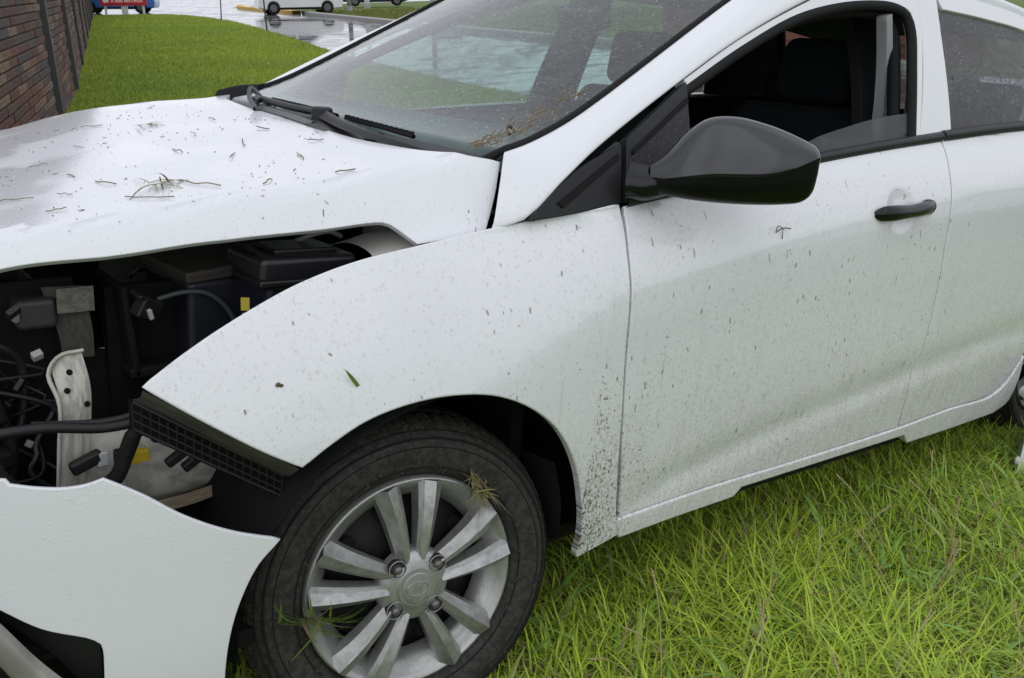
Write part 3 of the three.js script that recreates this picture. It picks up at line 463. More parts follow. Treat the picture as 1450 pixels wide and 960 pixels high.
// wheels
function makeWheel(parent, name, label) {
  const w = sub(parent, name); if (label) w.userData.label = label;
  const R = 0.302, prof = [[.198, -.06], [.199, -.02], [.205, -.006], [.215, .006], [.232, .014], [.25, .0165], [.266, .0135], [.28, .004], [.289, -.008], [.2955, -.02], [.299, -.032], [.301, -.045], [.301, -.052], [.294, -.054], [.294, -.061], [.302, -.063], [.302, -.09], [.295, -.092], [.295, -.1], [.302, -.102], [.301, -.13], [.294, -.132], [.294, -.139], [.300, -.141], [.296, -.165], [.28, -.185], [.24, -.19], [.198, -.17]];
  const nA = 288, Pp = [], U = [], I = [];
  for (let i = 0; i <= nA; i++) for (let j = 0; j < prof.length; j++) {
    let [r, z] = prof[j]; if (r > 0.21) r += (r - 0.21) * 0.09; const a = i / nA * Math.PI * 2, sh = j >= 9 && j <= 12, k = i % 4;
    if (sh && k === 0) r -= j === 9 ? 0.002 : 0.006; if (j >= 15 && j <= 19 && (i + 2) % 6 === 0) r -= 0.004;
    if (j === 5 && i % 2) r += 0.0002;
    Pp.push(r * Math.cos(a), r * Math.sin(a), z); U.push(i / nA * 8, j / prof.length);
  }
  const n = prof.length; for (let i = 0; i < nA; i++) for (let j = 0; j < n - 1; j++) { const q = i * n + j; I.push(q, q + n, q + 1, q + 1, q + n, q + n + 1); }
  const mud = noiseTex(512, 256, (u, v) => { const k = fbm(u * 90, v * 170 + 3, 4), t = ss(0.5, 0.8, k) * (v > 0.26 && v < 0.95 ? 1.5 : 0.35), s = hash(u * 512, v * 256) > 0.988 ? 34 : 0; { const d = 16 * ss(0.35, 0.7, fbm(u * 24 + 9, v * 60, 3)); return [40 + d + 40 * t + s, 40 + d * 0.95 + 30 * t + s, 39 + d * 0.8 + 15 * t + s * 0.7]; } });  // mud and dust; tread band painted lighter so it looks lit
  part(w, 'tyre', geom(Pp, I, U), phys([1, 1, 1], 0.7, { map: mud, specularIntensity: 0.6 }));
  // moulded ribs on the sidewall
  for (const [r, q, z] of [[0.2776, 0.0022, 0.0112], [0.2623, 0.0012, 0.0152], [0.2231, 0.0016, 0.0098], [0.2907, 0.0014, 0.0012]]) part(w, 'sidewall_ring', new THREE.TorusGeometry(r, q, 6, 96).translate(0, 0, z), rubber);
  { const f = []; for (let k = 0; k < 150; k++) { const a = rr(0, 6.3), r = rr(0.215, 0.275), l = rr(0.002, 0.012), g = new THREE.BoxGeometry(l, 0.0011, 0.0009); g.rotateZ(rr(0, 3.1)); g.translate(r * Math.cos(a), r * Math.sin(a), r < 0.235 ? 0.0145 : r < 0.262 ? 0.0172 : 0.013); f.push(g); } const m = part(w, 'mud_flecks', flat(f), std([0.085, 0.075, 0.055], 0.9)); m.userData.kind = 'stuff'; }
  const silverTex = noiseTex(256, 256, (u, v) => { const g = fbm(u * 10, v * 10, 4), r = hash(u * 256, v * 256), q = 214 + 38 * g - (r > 0.93 ? 95 * hash(v * 256, u * 256) : 0) - 22 * ss(0.52, 0.75, fbm(u * 9 + 7, v * 9, 4)); return [q, q, q * 0.975]; });
  const silver = std([0.50, 0.505, 0.515], 0.33, { metalness: 0.6, map: silverTex });
  const cap = sub(w, 'hubcap');
  const lathe = (pts, seg = 72) => { const g = new THREE.LatheGeometry(pts.map(p => new THREE.Vector2(p[0], p[1])), seg); g.rotateX(Math.PI / 2); return g; };
  part(cap, 'rim_ring', lathe([[.155, -.044], [.160, -.030], [.170, -.017], [.182, -.006], [.192, .002], [.198, .007], [.2022, .0065], [.2045, .001], [.205, -.008]]), silver);
  part(cap, 'hub_plate', lathe([[.0, .026], [.036, .026], [.0365, .0235], [.05, .0215], [.062, .017], [.070, .008], [.072, -.006]], 48), silver);
  part(cap, 'emblem_disc', lathe([[0, .0295], [.027, .0295], [.030, .027], [.0305, .022]], 40), std([0.42, 0.425, 0.43], 0.38, { metalness: 0.4, map: silverTex }));
  part(cap, 'emblem', flat([new THREE.TorusGeometry(0.017, 0.0013, 6, 32).scale(1.2, 0.78, 0.8).translate(0, 0, 0.0298), box(.0022, .018, .002, -.0065, 0, .0298, 0, 0, -.35), box(.0022, .018, .002, .0065, 0, .0298, 0, 0, -.35), box(.013, .0022, .002, 0, 0, .0298, 0, 0, .3)]), silver);
  for (let k = 0; k < 5; k++) for (const s of [-1, 1]) {
    const st = [0, .3, .6, .85, 1], rows = [];
    for (const [o, h] of [[-.5, -.03], [-.46, -.006], [-.30, .0015], [.06, .0085], [.14, .0045], [.46, -.009], [.5, -.03]]) rows.push(st.map(t => { const wd = .028 + .026 * t, y = s * (.0165 + .0275 * t) + o * s * wd, r = Math.sqrt((.050 + t * .1495) ** 2 - (t > .8 ? y * y * (t - .6) / .4 : 0)); return [r, y, .0165 + .006 * Math.sin(t * 2.6) - .0115 * t * t + h * (0.8 + 0.5 * t)]; }));
    let g = loft(s > 0 ? rows : rows.reverse(), 10, 6); g.rotateZ(1.60 + k * Math.PI * 0.4); g = toCreasedNormals(g, 0.35);
    part(cap, 'spoke', g, silver);
  }
  for (let k = 0; k < 4; k++) { const a = 0.72 + k * Math.PI / 2, x = .056 * Math.cos(a), y = .056 * Math.sin(a); const l = sub(cap, 'lug_nut'); part(l, 'cup', lathe([[0.0, .0215], [.0135, .0215], [.0155, .0238], [.017, .023], [.017, .012]], 24).translate(x, y, 0), std([0.02, 0.02, 0.02], 0.7)); part(l, 'cup_rim', new THREE.TorusGeometry(.0162, .001, 6, 28).translate(x, y, .0235), silver); part(l, 'nut', lathe([[0, .031], [.005, .030], [.0078, .028], [.0085, .020]], 12).translate(x, y, 0), std([0.2, 0.195, 0.19], 0.45, { metalness: 0.7 })); }
  part(w, 'steel_rim', flat([lathe([[.02, -.03], [.09, -.024], [.12, -.04], [.15, -.055], [.175, -.05], [.198, -.03]]), lathe([[.196, -.03], [.19, -.16]])]), phys([0.009, 0.009, 0.0095], 0.5, { specularIntensity: 0.4 }));
  for (let k = 0; k < 10; k++) { const a = k * 0.628; part(w, 'vent_hole', cyl(.016, .016, .01, .132 * Math.cos(a), .132 * Math.sin(a), -.045, Math.PI / 2, 0, 16), std([0.004, 0.004, 0.004], 0.9)); }
  return w;
}
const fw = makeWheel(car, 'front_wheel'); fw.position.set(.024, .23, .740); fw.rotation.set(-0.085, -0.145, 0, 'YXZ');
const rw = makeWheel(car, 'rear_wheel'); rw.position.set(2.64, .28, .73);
// wheel housings and brake
{
  const arc = (cx, cy, r, a0, a1, z) => [...Array(9).keys()].map(k => { const a = a0 + (a1 - a0) * k / 8; return [cx + r * Math.cos(a), cy + r * Math.sin(a), z]; });
  part(car, 'wheel_liner', loft([arc(.06, .24, .375, -0.04, 3.3, .805), arc(.06, .24, .385, -0.04, 3.3, .7), arc(.06, .24, .385, -0.04, 3.3, .44)].map(r => r.map(p => [p[0], p[1], p[2] > .8 ? sideZ(p[0], Math.max(.2, p[1])) - 0.012 : p[2]])), 40, 10), black);
  part(car, 'liner_flap', loft([[[.30, .43, .80], [.335, .33, .79], [.35, .24, .775]], [[.30, .42, .70], [.33, .3, .68], [.345, .2, .66]]], 10, 6), satin);
  part(car, 'inner_arch', box(.9, .62, .02, .05, .45, .43), black);
  part(car, 'brake_hub', cyl(.13, .13, .08, .03, .24, .60, Math.PI / 2), std([0.05, 0.045, 0.04], 0.6));
  part(car, 'wheel_liner', loft([arc(2.57, .28, .37, -0.2, 3.3, .80), arc(2.57, .28, .38, -0.2, 3.3, .45)], 30, 6), black);
  part(car, 'inner_arch', box(.9, .7, .02, 2.57, .45, .43), black);
}
// front bumper, hanging loose
{
  const b = P('front_bumper', [[[-.80, .60], [-.72, .583], [-.665, .573]], [[-.665, .573], [-.655, .566]], [[-.655, .566], [-.646, .571]], [[-.646, .571], [-.638, .561]], [[-.638, .561], [-.612, .560]], [[-.612, .560], [-.608, .553]], [[-.608, .553], [-.585, .549], [-.545, .546], [-.515, .550], [-.497, .557]], [[-.497, .557], [-.451, .529], [-.398, .489], [-.331, .452], [-.261, .425]], [[-.261, .425], [-.295, .390], [-.323, .334], [-.340, .275], [-.348, .197], [-.341, .06]],
    [[-.341, .06], [-.512, .05]], [[-.512, .05], [-.511, .20], [-.510, .272]], [[-.510, .272], [-.513, .294], [-.527, .306], [-.585, .328], [-.632, .360], [-.676, .388], [-.78, .43]], [[-.78, .43], [-.80, .60]]], (u, v) => V(u, v, bumpZ(u, v)), bumperPaint, { depth: 0.006, r: 0.0025, step: 0.02, uv: uvBump });
  part(b, 'lower_lip', loft([[.012, .022], [.03, .0], [.02, -.05], [-.02, -.075]].map(([o, h]) => [[-.80, .46 + h, .47 + o], [-.72, .41 + h, .585 + o], [-.673, .370 + h, .628 + o], [-.632, .318 + h, .668 + o], [-.595, .262 + h, .692 + o], [-.547, .2 + h, .712 + o], [-.50, .14 + h, .725 + o], [-.44, .08 + h, .735 + o]]), 24, 10, { uv: uvSide }), std([0.33, 0.335, 0.34], 0.5, { map: grime }));
  P('grille_recess', [[[-.80, .44], [-.66, .38], [-.50, .32]], [[-.50, .32], [-.49, .06]], [[-.49, .06], [-.7, .1], [-.8, .2]], [[-.8, .2], [-.80, .44]]], (u, v) => V(u, v, bumpZ(u, v) - 0.075), black, { step: 0.04 }, b);
  part(b, 'fog_lamp_bezel', panelGeo(outline([[[-.70, .395], [-.632, .356], [-.585, .324], [-.527, .302], [-.510, .28]], [[-.510, .28], [-.508, .10]], [[-.508, .10], [-.54, .22], [-.60, .30], [-.70, .395]]]), (u, v) => V(u, v, bumpZ(u, v) - 0.03), { uv: uvSide, step: 0.02 }), satin);
}
// broken fender end bracket (lattice) and what shows in the engine bay
{
  const br = sub(car, 'fender_bracket'), a = V(-.442, .655, .700), b2 = V(-.235, .512, .752), d = b2.clone().sub(a), L = d.length(); d.normalize();
  const dn = V(0.02, -1, -0.12).normalize(), W2 = .044, bar = (p, q, r) => tube([p.toArray(), q.toArray()], r, 4, 1);
  for (const k of [0, .33, .66, 1]) part(br, 'rail', bar(a.clone().addScaledVector(dn, k * W2), b2.clone().addScaledVector(dn, k * W2 * (k === 1 ? 0.9 : 1)), k % 1 ? .0017 : .003), satin);
  for (let k = 0; k <= 18; k++) { const p = a.clone().addScaledVector(d, L * k / 18); part(br, 'web', bar(p, p.clone().addScaledVector(dn, W2), .0017), satin); }
  part(br, 'back_plate', loft([[a.clone().add(V(0, 0, -.018)).toArray(), b2.clone().add(V(0, 0, -.018)).toArray()], [a.clone().addScaledVector(dn, W2).add(V(0, 0, -.018)).toArray(), b2.clone().addScaledVector(dn, W2).add(V(0, 0, -.018)).toArray()]], 8, 2), black);
  part(br, 'flange', loft([[[-.428, .672, .703], [-.34, .612, .742], [-.225, .535, .79]], [[-.43, .660, .698], [-.34, .60, .735], [-.232, .52, .775]], [[-.44, .655, .69], [-.35, .59, .72], [-.24, .512, .75]]], 14, 6), std([0.06, 0.06, 0.058], 0.5, { map: grime }));
  const bp = (n, g, m, l) => part(car, n, g, m, l);
  // pale steel of the front frame
  const sup = sub(car, 'headlamp_support');
  part(sup, 'upright', loft([[[-.512, .668, .54], [-.50, .686, .54], [-.468, .69, .545]], [[-.507, .62, .56], [-.49, .625, .565], [-.462, .64, .56]], [[-.513, .55, .565], [-.495, .55, .57], [-.468, .55, .565]], [[-.522, .43, .56], [-.50, .43, .565], [-.474, .43, .56]]], 8, 16), rail);
  part(sup, 'edge_flange', tube([[-.524, .44, .566], [-.516, .55, .572], [-.510, .62, .568], [-.517, .662, .545], [-.50, .688, .545], [-.466, .694, .55]], .0035, 5, 30), rail);
  for (const [x, y] of [[-.492, .667], [-.497, .638], [-.470, .612]]) part(sup, 'bolt_hole', cyl(.0045, .0045, .004, x, y, .566, Math.PI / 2, 0, 12), black);
  part(sup, 'upper_bracket', loft([[[-.50, .775, .46], [-.48, .70, .46], [-.475, .655, .46]], [[-.44, .775, .47], [-.43, .70, .47], [-.43, .655, .47]]], 8, 4), darkGrime);
  part(sup, 'bracket_plate', box(.055, .04, .004, -.455, .755, .478), std([0.16, 0.16, 0.155], 0.5, { map: grime }));
  bp('frame_rail', loft([[[-.49, .575, .535], [-.40, .555, .54], [-.33, .535, .54], [-.25, .495, .53]], [[-.49, .52, .56], [-.40, .50, .565], [-.32, .48, .56], [-.24, .455, .545]], [[-.49, .45, .56], [-.40, .44, .565], [-.32, .435, .56], [-.24, .425, .545]], [[-.49, .41, .54], [-.40, .405, .545], [-.32, .405, .54], [-.23, .41, .525]]], 18, 12), rail);
  bp('frame_flange', loft([[[-.42, .425, .572], [-.32, .425, .57], [-.22, .43, .555]], [[-.42, .412, .59], [-.32, .412, .588], [-.21, .42, .57]]], 10, 4), std([0.26, 0.22, 0.17], 0.7, { map: grime }));
  bp('cross_bar', flat([tube([[-.68, .60, .60], [-.55, .605, .615], [-.46, .592, .625], [-.40, .60, .64]], .0085, 8, 24), tube([[-.56, .61, .61], [-.46, .60, .62], [-.39, .615, .64]], .006, 6, 16)]), satin);
  bp('wiring_harness', tube([[-.62, .575, .60], [-.60, .53, .62], [-.56, .50, .63], [-.50, .497, .635], [-.455, .51, .635], [-.435, .545, .63], [-.425, .575, .635], [-.40, .595, .64], [-.36, .59, .64]], .0115, 8, 70), rubber);
  { const h = []; for (let k = 0; k < 60; k++) { const t = k / 59, c = new THREE.CatmullRomCurve3([[-.62, .575, .60], [-.60, .53, .62], [-.56, .50, .63], [-.50, .497, .635], [-.455, .51, .635], [-.435, .545, .63], [-.425, .575, .635]].map(p => V(...p))), p = c.getPoint(t), q = new THREE.TorusGeometry(.0118, .0011, 4, 10); q.applyQuaternion(new THREE.Quaternion().setFromUnitVectors(V(0, 0, 1), c.getTangent(t))); q.translate(p.x, p.y, p.z); h.push(q); } bp('harness_ribs', flat(h), rubber); }
  bp('yellow_connector', box(.032, .02, .016, -.410, .527, .606, 0, 0, .05, .003), std([0.62, 0.45, 0.02], 0.5));
  bp('grey_connector', box(.018, .024, .014, -.462, .532, .600, 0, 0, 0, .003), std([0.40, 0.42, 0.42], 0.5));
  bp('black_connector', flat([box(.05, .022, .018, -.485, .53, .598, 0, 0, .35, .006), box(.02, .024, .018, -.435, .53, .602, 0, 0, 0, .004)]), satin);
  bp('plug_cluster', flat([tube([[-.33, .59, .62], [-.335, .57, .615], [-.375, .578, .61], [-.38, .545, .60]], .008, 6, 20), tube([[-.30, .57, .63], [-.32, .54, .625], [-.355, .522, .62]], .006, 6, 16), tube([[-.28, .56, .63], [-.30, .53, .63], [-.335, .512, .625]], .006, 6, 16), box(.045, .016, .014, -.352, .52, .62, 0, 0, .55, .004), box(.04, .016, .014, -.33, .508, .626, 0, 0, .55, .004), box(.03, .02, .016, -.36, .578, .612, 0, 0, 0, .004)]), satin);
  bp('frame_bolt', cyl(.008, .008, .006, -.285, .49, .562, Math.PI / 2, 0, 8), steel);
  // battery, fuse box, reservoir
  const bat = sub(car, 'battery_box'); part(bat, 'case', box(.20, .22, .17, -.19, .66, .40, 0, 0.1, 0, .012), std([0.012, 0.013, 0.02], 0.5)); part(bat, 'lid', box(.21, .022, .18, -.19, .782, .40, 0, 0.1, 0.05, .006), std([0.05, 0.046, 0.045], 0.6, { map: grime })); part(bat, 'clamp', box(.04, .02, .03, -.155, .775, .482, 0, 0, 0, .004), std([0.30, 0.28, 0.27], 0.6));
  const fb = sub(car, 'fuse_box'); part(fb, 'case', box(.165, .12, .13, -.105, .715, .52, 0, 0.08, 0, .012), std([0.012, 0.013, 0.024], 0.45)); part(fb, 'lid', flat([box(.185, .046, .135, -.108, .797, .525, 0, .05, -.04, .012), box(.192, .012, .142, -.108, .776, .525, 0, .05, -.04, .004), box(.12, .01, .08, -.10, .822, .52, 0, .05, -.04, .004)]), phys([0.012, 0.012, 0.013], 0.35)); part(fb, 'warning_label', box(.014, .022, .003, -.212, .742, .565, 0, -0.5, 0), std([0.55, 0.46, 0.05], 0.6)); part(fb, 'paper_label', box(.010, .028, .003, -.212, .712, .565, 0, -0.5, 0), std([0.55, 0.54, 0.5], 0.7)); part(fb, 'clip', box(.10, .008, .008, -.14, .772, .592), black);
  const rs = sub(car, 'fluid_reservoir'); part(rs, 'tank', loft([[[.0, .70, .64], [.07, .70, .65], [.15, .70, .64]], [[.0, .805, .63], [.07, .825, .64], [.14, .825, .63]], [[.01, .82, .52], [.07, .84, .52], [.15, .835, .52]], [[.0, .80, .44], [.07, .81, .44], [.16, .80, .44]]], 12, 14), phys([0.78, 0.76, 0.70], 0.5)); part(rs, 'cap', cyl(.035, .04, .03, .09, .845, .50), std([0.10, 0.095, 0.09], 0.6)); part(rs, 'hose', tube([[.0, .83, .50], [-.04, .845, .52], [-.08, .83, .50], [-.10, .80, .46]], .005, 5, 24), std([0.25, 0.24, 0.22], 0.6));
  const pg = sub(car, 'loose_plug'); part(pg, 'housing', flat([box(.042, .036, .026, -.352, .735, .50, 0.2, 0.3, -.5, .004), box(.05, .008, .03, -.352, .752, .50, 0.2, 0.3, -.5, .003)]), satin); part(pg, 'pin', box(.006, .018, .006, -.352, .728, .515, 0.2, 0.3, .3), std([0.5, 0.5, 0.48], 0.5)); part(pg, 'wire', tube([[-.335, .748, .50], [-.29, .755, .50], [-.25, .748, .50], [-.215, .715, .50], [-.195, .66, .50], [-.19, .60, .49]], .0045, 6, 40), std([0.05, 0.06, 0.065], 0.5));
  bp('intake_pipe', tube([[-.26, .66, .43], [-.20, .635, .43], [-.12, .60, .42]], .016, 8, 16), std([0.14, 0.11, 0.11], 0.7));
  bp('battery_tray', flat([box(.16, .02, .14, -.30, .62, .42, 0, 0, 0, .006), box(.012, .16, .14, -.375, .69, .42, 0, 0, .1, .004)]), black);
  bp('engine_block', flat([box(.40, .42, .62, .02, .50, -.12, 0, 0, 0, .03), box(.34, .06, .50, .0, .74, -.15, 0, 0, 0.05, .02)]), std([0.018, 0.018, 0.019], 0.55));
  bp('radiator', flat([box(.03, .46, .86, -.52, .48, -.02), box(.06, .05, .95, -.51, .735, 0.0, 0, 0, 0, .01), box(.06, .05, .95, -.51, .25, 0, 0, 0, 0, .01)]), std([0.03, 0.03, 0.03], 0.5));
  { const f = sub(car, 'cooling_fan'); part(f, 'shroud', new THREE.TorusGeometry(.17, .012, 6, 36).rotateY(Math.PI / 2).translate(-.47, .50, .20), black); for (let k = 0; k < 6; k++) part(f, 'blade', box(.01, .15, .05, 0, .085, 0, 0, .5, 0).rotateX(k * 1.047).translate(-.47, .50, .20), satin); }
  for (let k = 0; k < 7; k++) bp('radiator_clip', box(rr(.01, .03), rr(.01, .03), rr(.01, .03), rr(-.64, -.56), rr(.50, .75), rr(.40, .52), rr(0, 1), rr(0, 1), rr(0, 1), .003), k % 3 ? satin : darkGrime);
  for (const [p, r] of [[[[-.66, .72, .45], [-.58, .70, .48], [-.54, .66, .47], [-.55, .56, .48], [-.60, .50, .50]], .008], [[[-.65, .66, .46], [-.60, .62, .5], [-.57, .55, .50], [-.58, .45, .5]], .011], [[[-.62, .78, .4], [-.56, .76, .42], [-.52, .70, .42], [-.50, .60, .42]], .006]]) bp('radiator_hose', tube(p, r, 7, 30), satin);
  bp('added_gap_blackout', box(.2, .56, .01, -.545, .50, .425), black);  // added black plate behind the upright, hides bright grass through the gap
  bp('added_under_blackout', box(.62, .01, .62, -.62, .26, .36), black);  // added black plate, stops bright green leaking up into the engine bay
  for (let k = 0; k < 16; k++) { const x = rr(-.66, -.50), y = rr(.42, .80), z = rr(.36, .5), q = []; for (let i = 0; i < 5; i++) q.push([x + rr(-.05, .05) + i * rr(-.02, .03), y - i * rr(.015, .05), z + rr(-.03, .03)]); bp('loose_cable', tube(q, rr(.0018, .005), 5, 24), k % 4 ? satin : std([0.06, 0.065, 0.07], 0.5)); }
  for (let k = 0; k < 12; k++) { const x = rr(-.40, .05), y = rr(.55, .78), z = rr(.28, .42), q = []; for (let i = 0; i < 4; i++) q.push([x + i * rr(.02, .05), y + rr(-.03, .03), z + rr(-.03, .04)]); bp('loose_cable', tube(q, rr(.0018, .004), 5, 20), satin); }
  for (let k = 0; k < 14; k++) bp('plastic_clip', box(rr(.008, .024), rr(.006, .02), rr(.008, .02), rr(-.66, -.53), rr(.42, .78), rr(.46, .56), rr(0, 1), rr(0, 1), rr(0, 1), .002), k % 5 ? satin : std([0.25, 0.25, 0.25], 0.5));
  bp('added_front_blackout', loft([[[-.95, .84, .26], [-.70, .86, .36], [-.52, .84, .40]], [[-.95, .2, .26], [-.70, .2, .36], [-.50, .2, .42]]], 8, 4), black);  // added black sheet, closes the lit open front to keep the bay dark
  bp('inner_wing', loft([[[-.46, .66, .42], [-.2, .62, .42], [.26, .62, .42]], [[-.46, .45, .44], [-.2, .42, .43], [.26, .42, .43]]], 10, 4), black);
  bp('far_inner_wing', box(.9, .5, .02, -.15, .55, -.66), black);
  bp('washer_bottle', flat([box(.07, .05, .06, -.61, .60, .50, 0, 0, .3, .01), box(.05, .03, .05, -.60, .53, .52, 0, .2, 0, .008)]), black);
}
// cabin
{
  const seat = (x, z) => { const s = sub(car, 'front_seat'); part(s, 'cushion', box(.50, .15, .48, x, .48, z, 0, 0, .1, .05), cloth); part(s, 'backrest', box(.13, .60, .46, x + .30, .78, z, 0, 0, -.22, .055), cloth); part(s, 'headrest', box(.09, .18, .26, x + .385, 1.17, z, 0, 0, -.15, .04), cloth); return s; };
  seat(1.22, .36); seat(1.22, -.36);
  const rs = sub(car, 'rear_seat'); part(rs, 'cushion', box(.46, .16, 1.24, 2.12, .48, 0, 0, 0, .08, .05), cloth); part(rs, 'backrest', box(.13, .56, 1.24, 2.42, .76, 0, 0, 0, -.28, .05), cloth); for (const z of [-.40, .40]) part(rs, 'headrest', box(.08, .14, .24, 2.52, 1.10, z, 0, 0, -.2, .035), cloth);
  const st = sub(car, 'steering_wheel'); const tilt = g => { g.rotateY(Math.PI / 2); g.rotateZ(0.42); g.translate(.92, .93, .36); return g; };
  part(st, 'rim', tilt(new THREE.TorusGeometry(.18, .016, 10, 48)), satin); part(st, 'hub', tilt(box(.13, .12, .05, 0, 0, 0, 0, 0, 0, .02)), satin); part(st, 'spokes', tilt(flat([box(.34, .03, .015), box(.03, .18, .015, 0, -.09)])), satin);
  part(car, 'steering_column', tube([[.92, .93, .36], [.76, .86, .36]], .03, 8, 4), black);
  part(car, 'door_card', box(2.0, .62, .03, 1.5, .62, .70), cloth);
  P('far_door_card', [[[-.3, .91], [-1.0, .965], [-2.9, 1.06]], [[-2.9, 1.06], [-2.9, .3]], [[-2.9, .3], [-.3, .3]], [[-.3, .3], [-.3, .91]]], onSide(-0.06, -1), cloth, { step: 0.08 });
  P('far_rear_trim', [[[-2.24, 1.37], [-2.36, 1.05]], [[-2.36, 1.05], [-2.95, 1.05]], [[-2.95, 1.05], [-2.7, 1.33]], [[-2.7, 1.33], [-2.24, 1.37]]], onCab(-0.05, -1), cloth, { step: 0.06 });
  part(car, 'tailgate_trim', box(.03, .8, 1.36, 2.98, .64, 0), cloth);
  part(car, 'parcel_shelf', box(.5, .02, 1.2, 2.75, 1.0, 0), cloth);
}

// ---------------------------------------------------------------- grass
const leafMat = (r = 0.75) => phys([1, 1, 1], r, { transmission: 0.22, thickness: 0 });
function bladeGeo(w, n = 4, bend = 0.35, fold = 0.18) {
  const Pp = [], I = [];
  for (let i = 0; i <= n; i++) { const t = i / n, ww = w * (1 - t * t) * (0.7 + 0.9 * t * (1 - t)), y = t - 0.25 * bend * t * t, z = bend * t * t; if (i < n) Pp.push(-ww, y, z, 0, y, z - fold * ww * 2, ww, y, z); else Pp.push(0, y, z); }
  for (let i = 0; i < n - 1; i++) { const a = i * 3; I.push(a, a + 1, a + 3, a + 3, a + 1, a + 4, a + 1, a + 2, a + 4, a + 4, a + 2, a + 5); }
  const a = (n - 1) * 3; I.push(a, a + 1, a + 3, a + 1, a + 2, a + 3);
  return geom(Pp, I);
}
const q1 = new THREE.Quaternion(), q2 = new THREE.Quaternion(), m1 = new THREE.Matrix4(), yUp = V(0, 1, 0);
function scatter(name, geo, mat, n, place, label, category) {
  const im = shade(new THREE.InstancedMesh(geo, mat, n)), col = new THREE.Color(); let k = 0, tries = 0;
  while (k < n && tries++ < n * 8) {
    const s = place(k); if (!s) continue;
    q1.setFromAxisAngle(yUp, s.turn); q2.setFromAxisAngle(V(1, 0, 0), s.lean || 0); q1.multiply(q2);
    m1.compose(V(s.x, groundY(s.x, s.z) - 0.004, s.z), q1, V(s.w || s.h, s.h, s.h)); im.setMatrixAt(k, m1); im.setColorAt(k, col.setRGB(...s.c)); k++;
  }
  im.count = k; im.name = numbered(name); scene.add(im); return tag(im, label, category, null, 'stuff');
}
const carPt = (x, z) => x / Math.cos(ROLL);
const green = (v, d) => { const k = rr(0.75, 1.3); return rnd() < d ? [0.26 * k, 0.21 * k, 0.09 * k] : [(0.22 + 0.19 * v) * k, (0.36 + 0.18 * v) * k, (0.020 + 0.02 * v) * k]; };
const inTyre = (x, z) => (Math.abs(x - 0.03) < 0.2 && z > 0.55 && z < 0.74);
const nearSpot = () => { const x = rr(-1.0, 3.4), z = rr(-0.6, 2.0); if (z < 0.5 && rnd() < 0.7) return null; if (inTyre(x, z)) return null; if (Math.hypot(x + 0.71, z - 2.03) < 0.35) return null; return [x, z]; };
const shortB = bladeGeo(0.042, 4, 0.55), longB = bladeGeo(0.023, 5, 0.85), wideB = bladeGeo(0.085, 4, 0.8, 0.3);
scatter('short_grass', shortB, leafMat(), 100000, () => { const p = nearSpot(); if (!p) return; const n = fbm(p[0] * 3 + 9, p[1] * 3 + 9, 3); return { x: p[0], z: p[1], turn: rr(0, 6.3), lean: rr(-0.2, 0.9), h: rr(0.03, 0.085) * (0.6 + 0.9 * n), c: green(fbm(p[0] * 2, p[1] * 2, 3), 0.12) }; }, 'dense short green grass covering the ground beside the car', 'grass');
scatter('long_grass', longB, leafMat(0.6), 26000, () => { const p = nearSpot(); if (!p) return; const n = fbm(p[0] * 2.2 + 3, p[1] * 2.2 + 3, 3); if (rnd() > ss(0.25, 0.7, n)) return; return { x: p[0], z: p[1], turn: rr(0, 6.3), lean: rr(-0.2, 0.8), h: rr(0.05, 0.15) * (0.6 + 0.6 * n), c: green(0.4 + fbm(p[0] * 2, p[1] * 2, 3), 0.05) }; }, 'longer bright green grass blades standing up in the lawn', 'grass');
scatter('broad_grass', wideB, leafMat(0.55), 4600, () => { const p = nearSpot(); if (!p) return; return { x: p[0], z: p[1], turn: rr(0, 6.3), lean: rr(0.1, 1.0), h: rr(0.05, 0.13), c: [0.24 * rr(0.7, 1.3), 0.38 * rr(0.8, 1.2), 0.06] }; }, 'broad leaves of coarse grass among the finer blades', 'grass');
scatter('dead_grass', bladeGeo(0.03, 4, 0.6), leafMat(0.9), 16000, () => { const p = nearSpot(); if (!p) return; const k = rr(0.4, 1.2); return { x: p[0], z: p[1], turn: rr(0, 6.3), lean: rr(0.9, 1.5), h: rr(0.04, 0.1), c: [0.24 * k, 0.18 * k, 0.09 * k] }; }, 'dry straw-coloured thatch lying between the grass', 'grass');
{ // small round weed leaves
  const Pp = [0, 0, 0], I = []; for (let k = 0; k < 8; k++) { const a = k * 0.785; Pp.push(0.5 * Math.cos(a), 0.12 + 0.06 * Math.sin(2 * a), 0.5 + 0.5 * Math.sin(a)); I.push(0, 1 + k, 1 + (k + 1) % 8); }
  scatter('weed_leaves', geom(Pp, I), leafMat(0.6), 4200, () => { const p = nearSpot(); if (!p) return; if (rnd() > ss(0.45, 0.7, fbm(p[0] * 3 + 70, p[1] * 3, 3))) return; return { x: p[0], z: p[1], turn: rr(0, 6.3), lean: rr(-0.5, 0.2), h: rr(0.012, 0.032), c: [0.12 * rr(0.7, 1.4), 0.26 * rr(0.8, 1.2), 0.05] }; }, 'small rounded weed leaves low in the near grass', 'weeds');
}
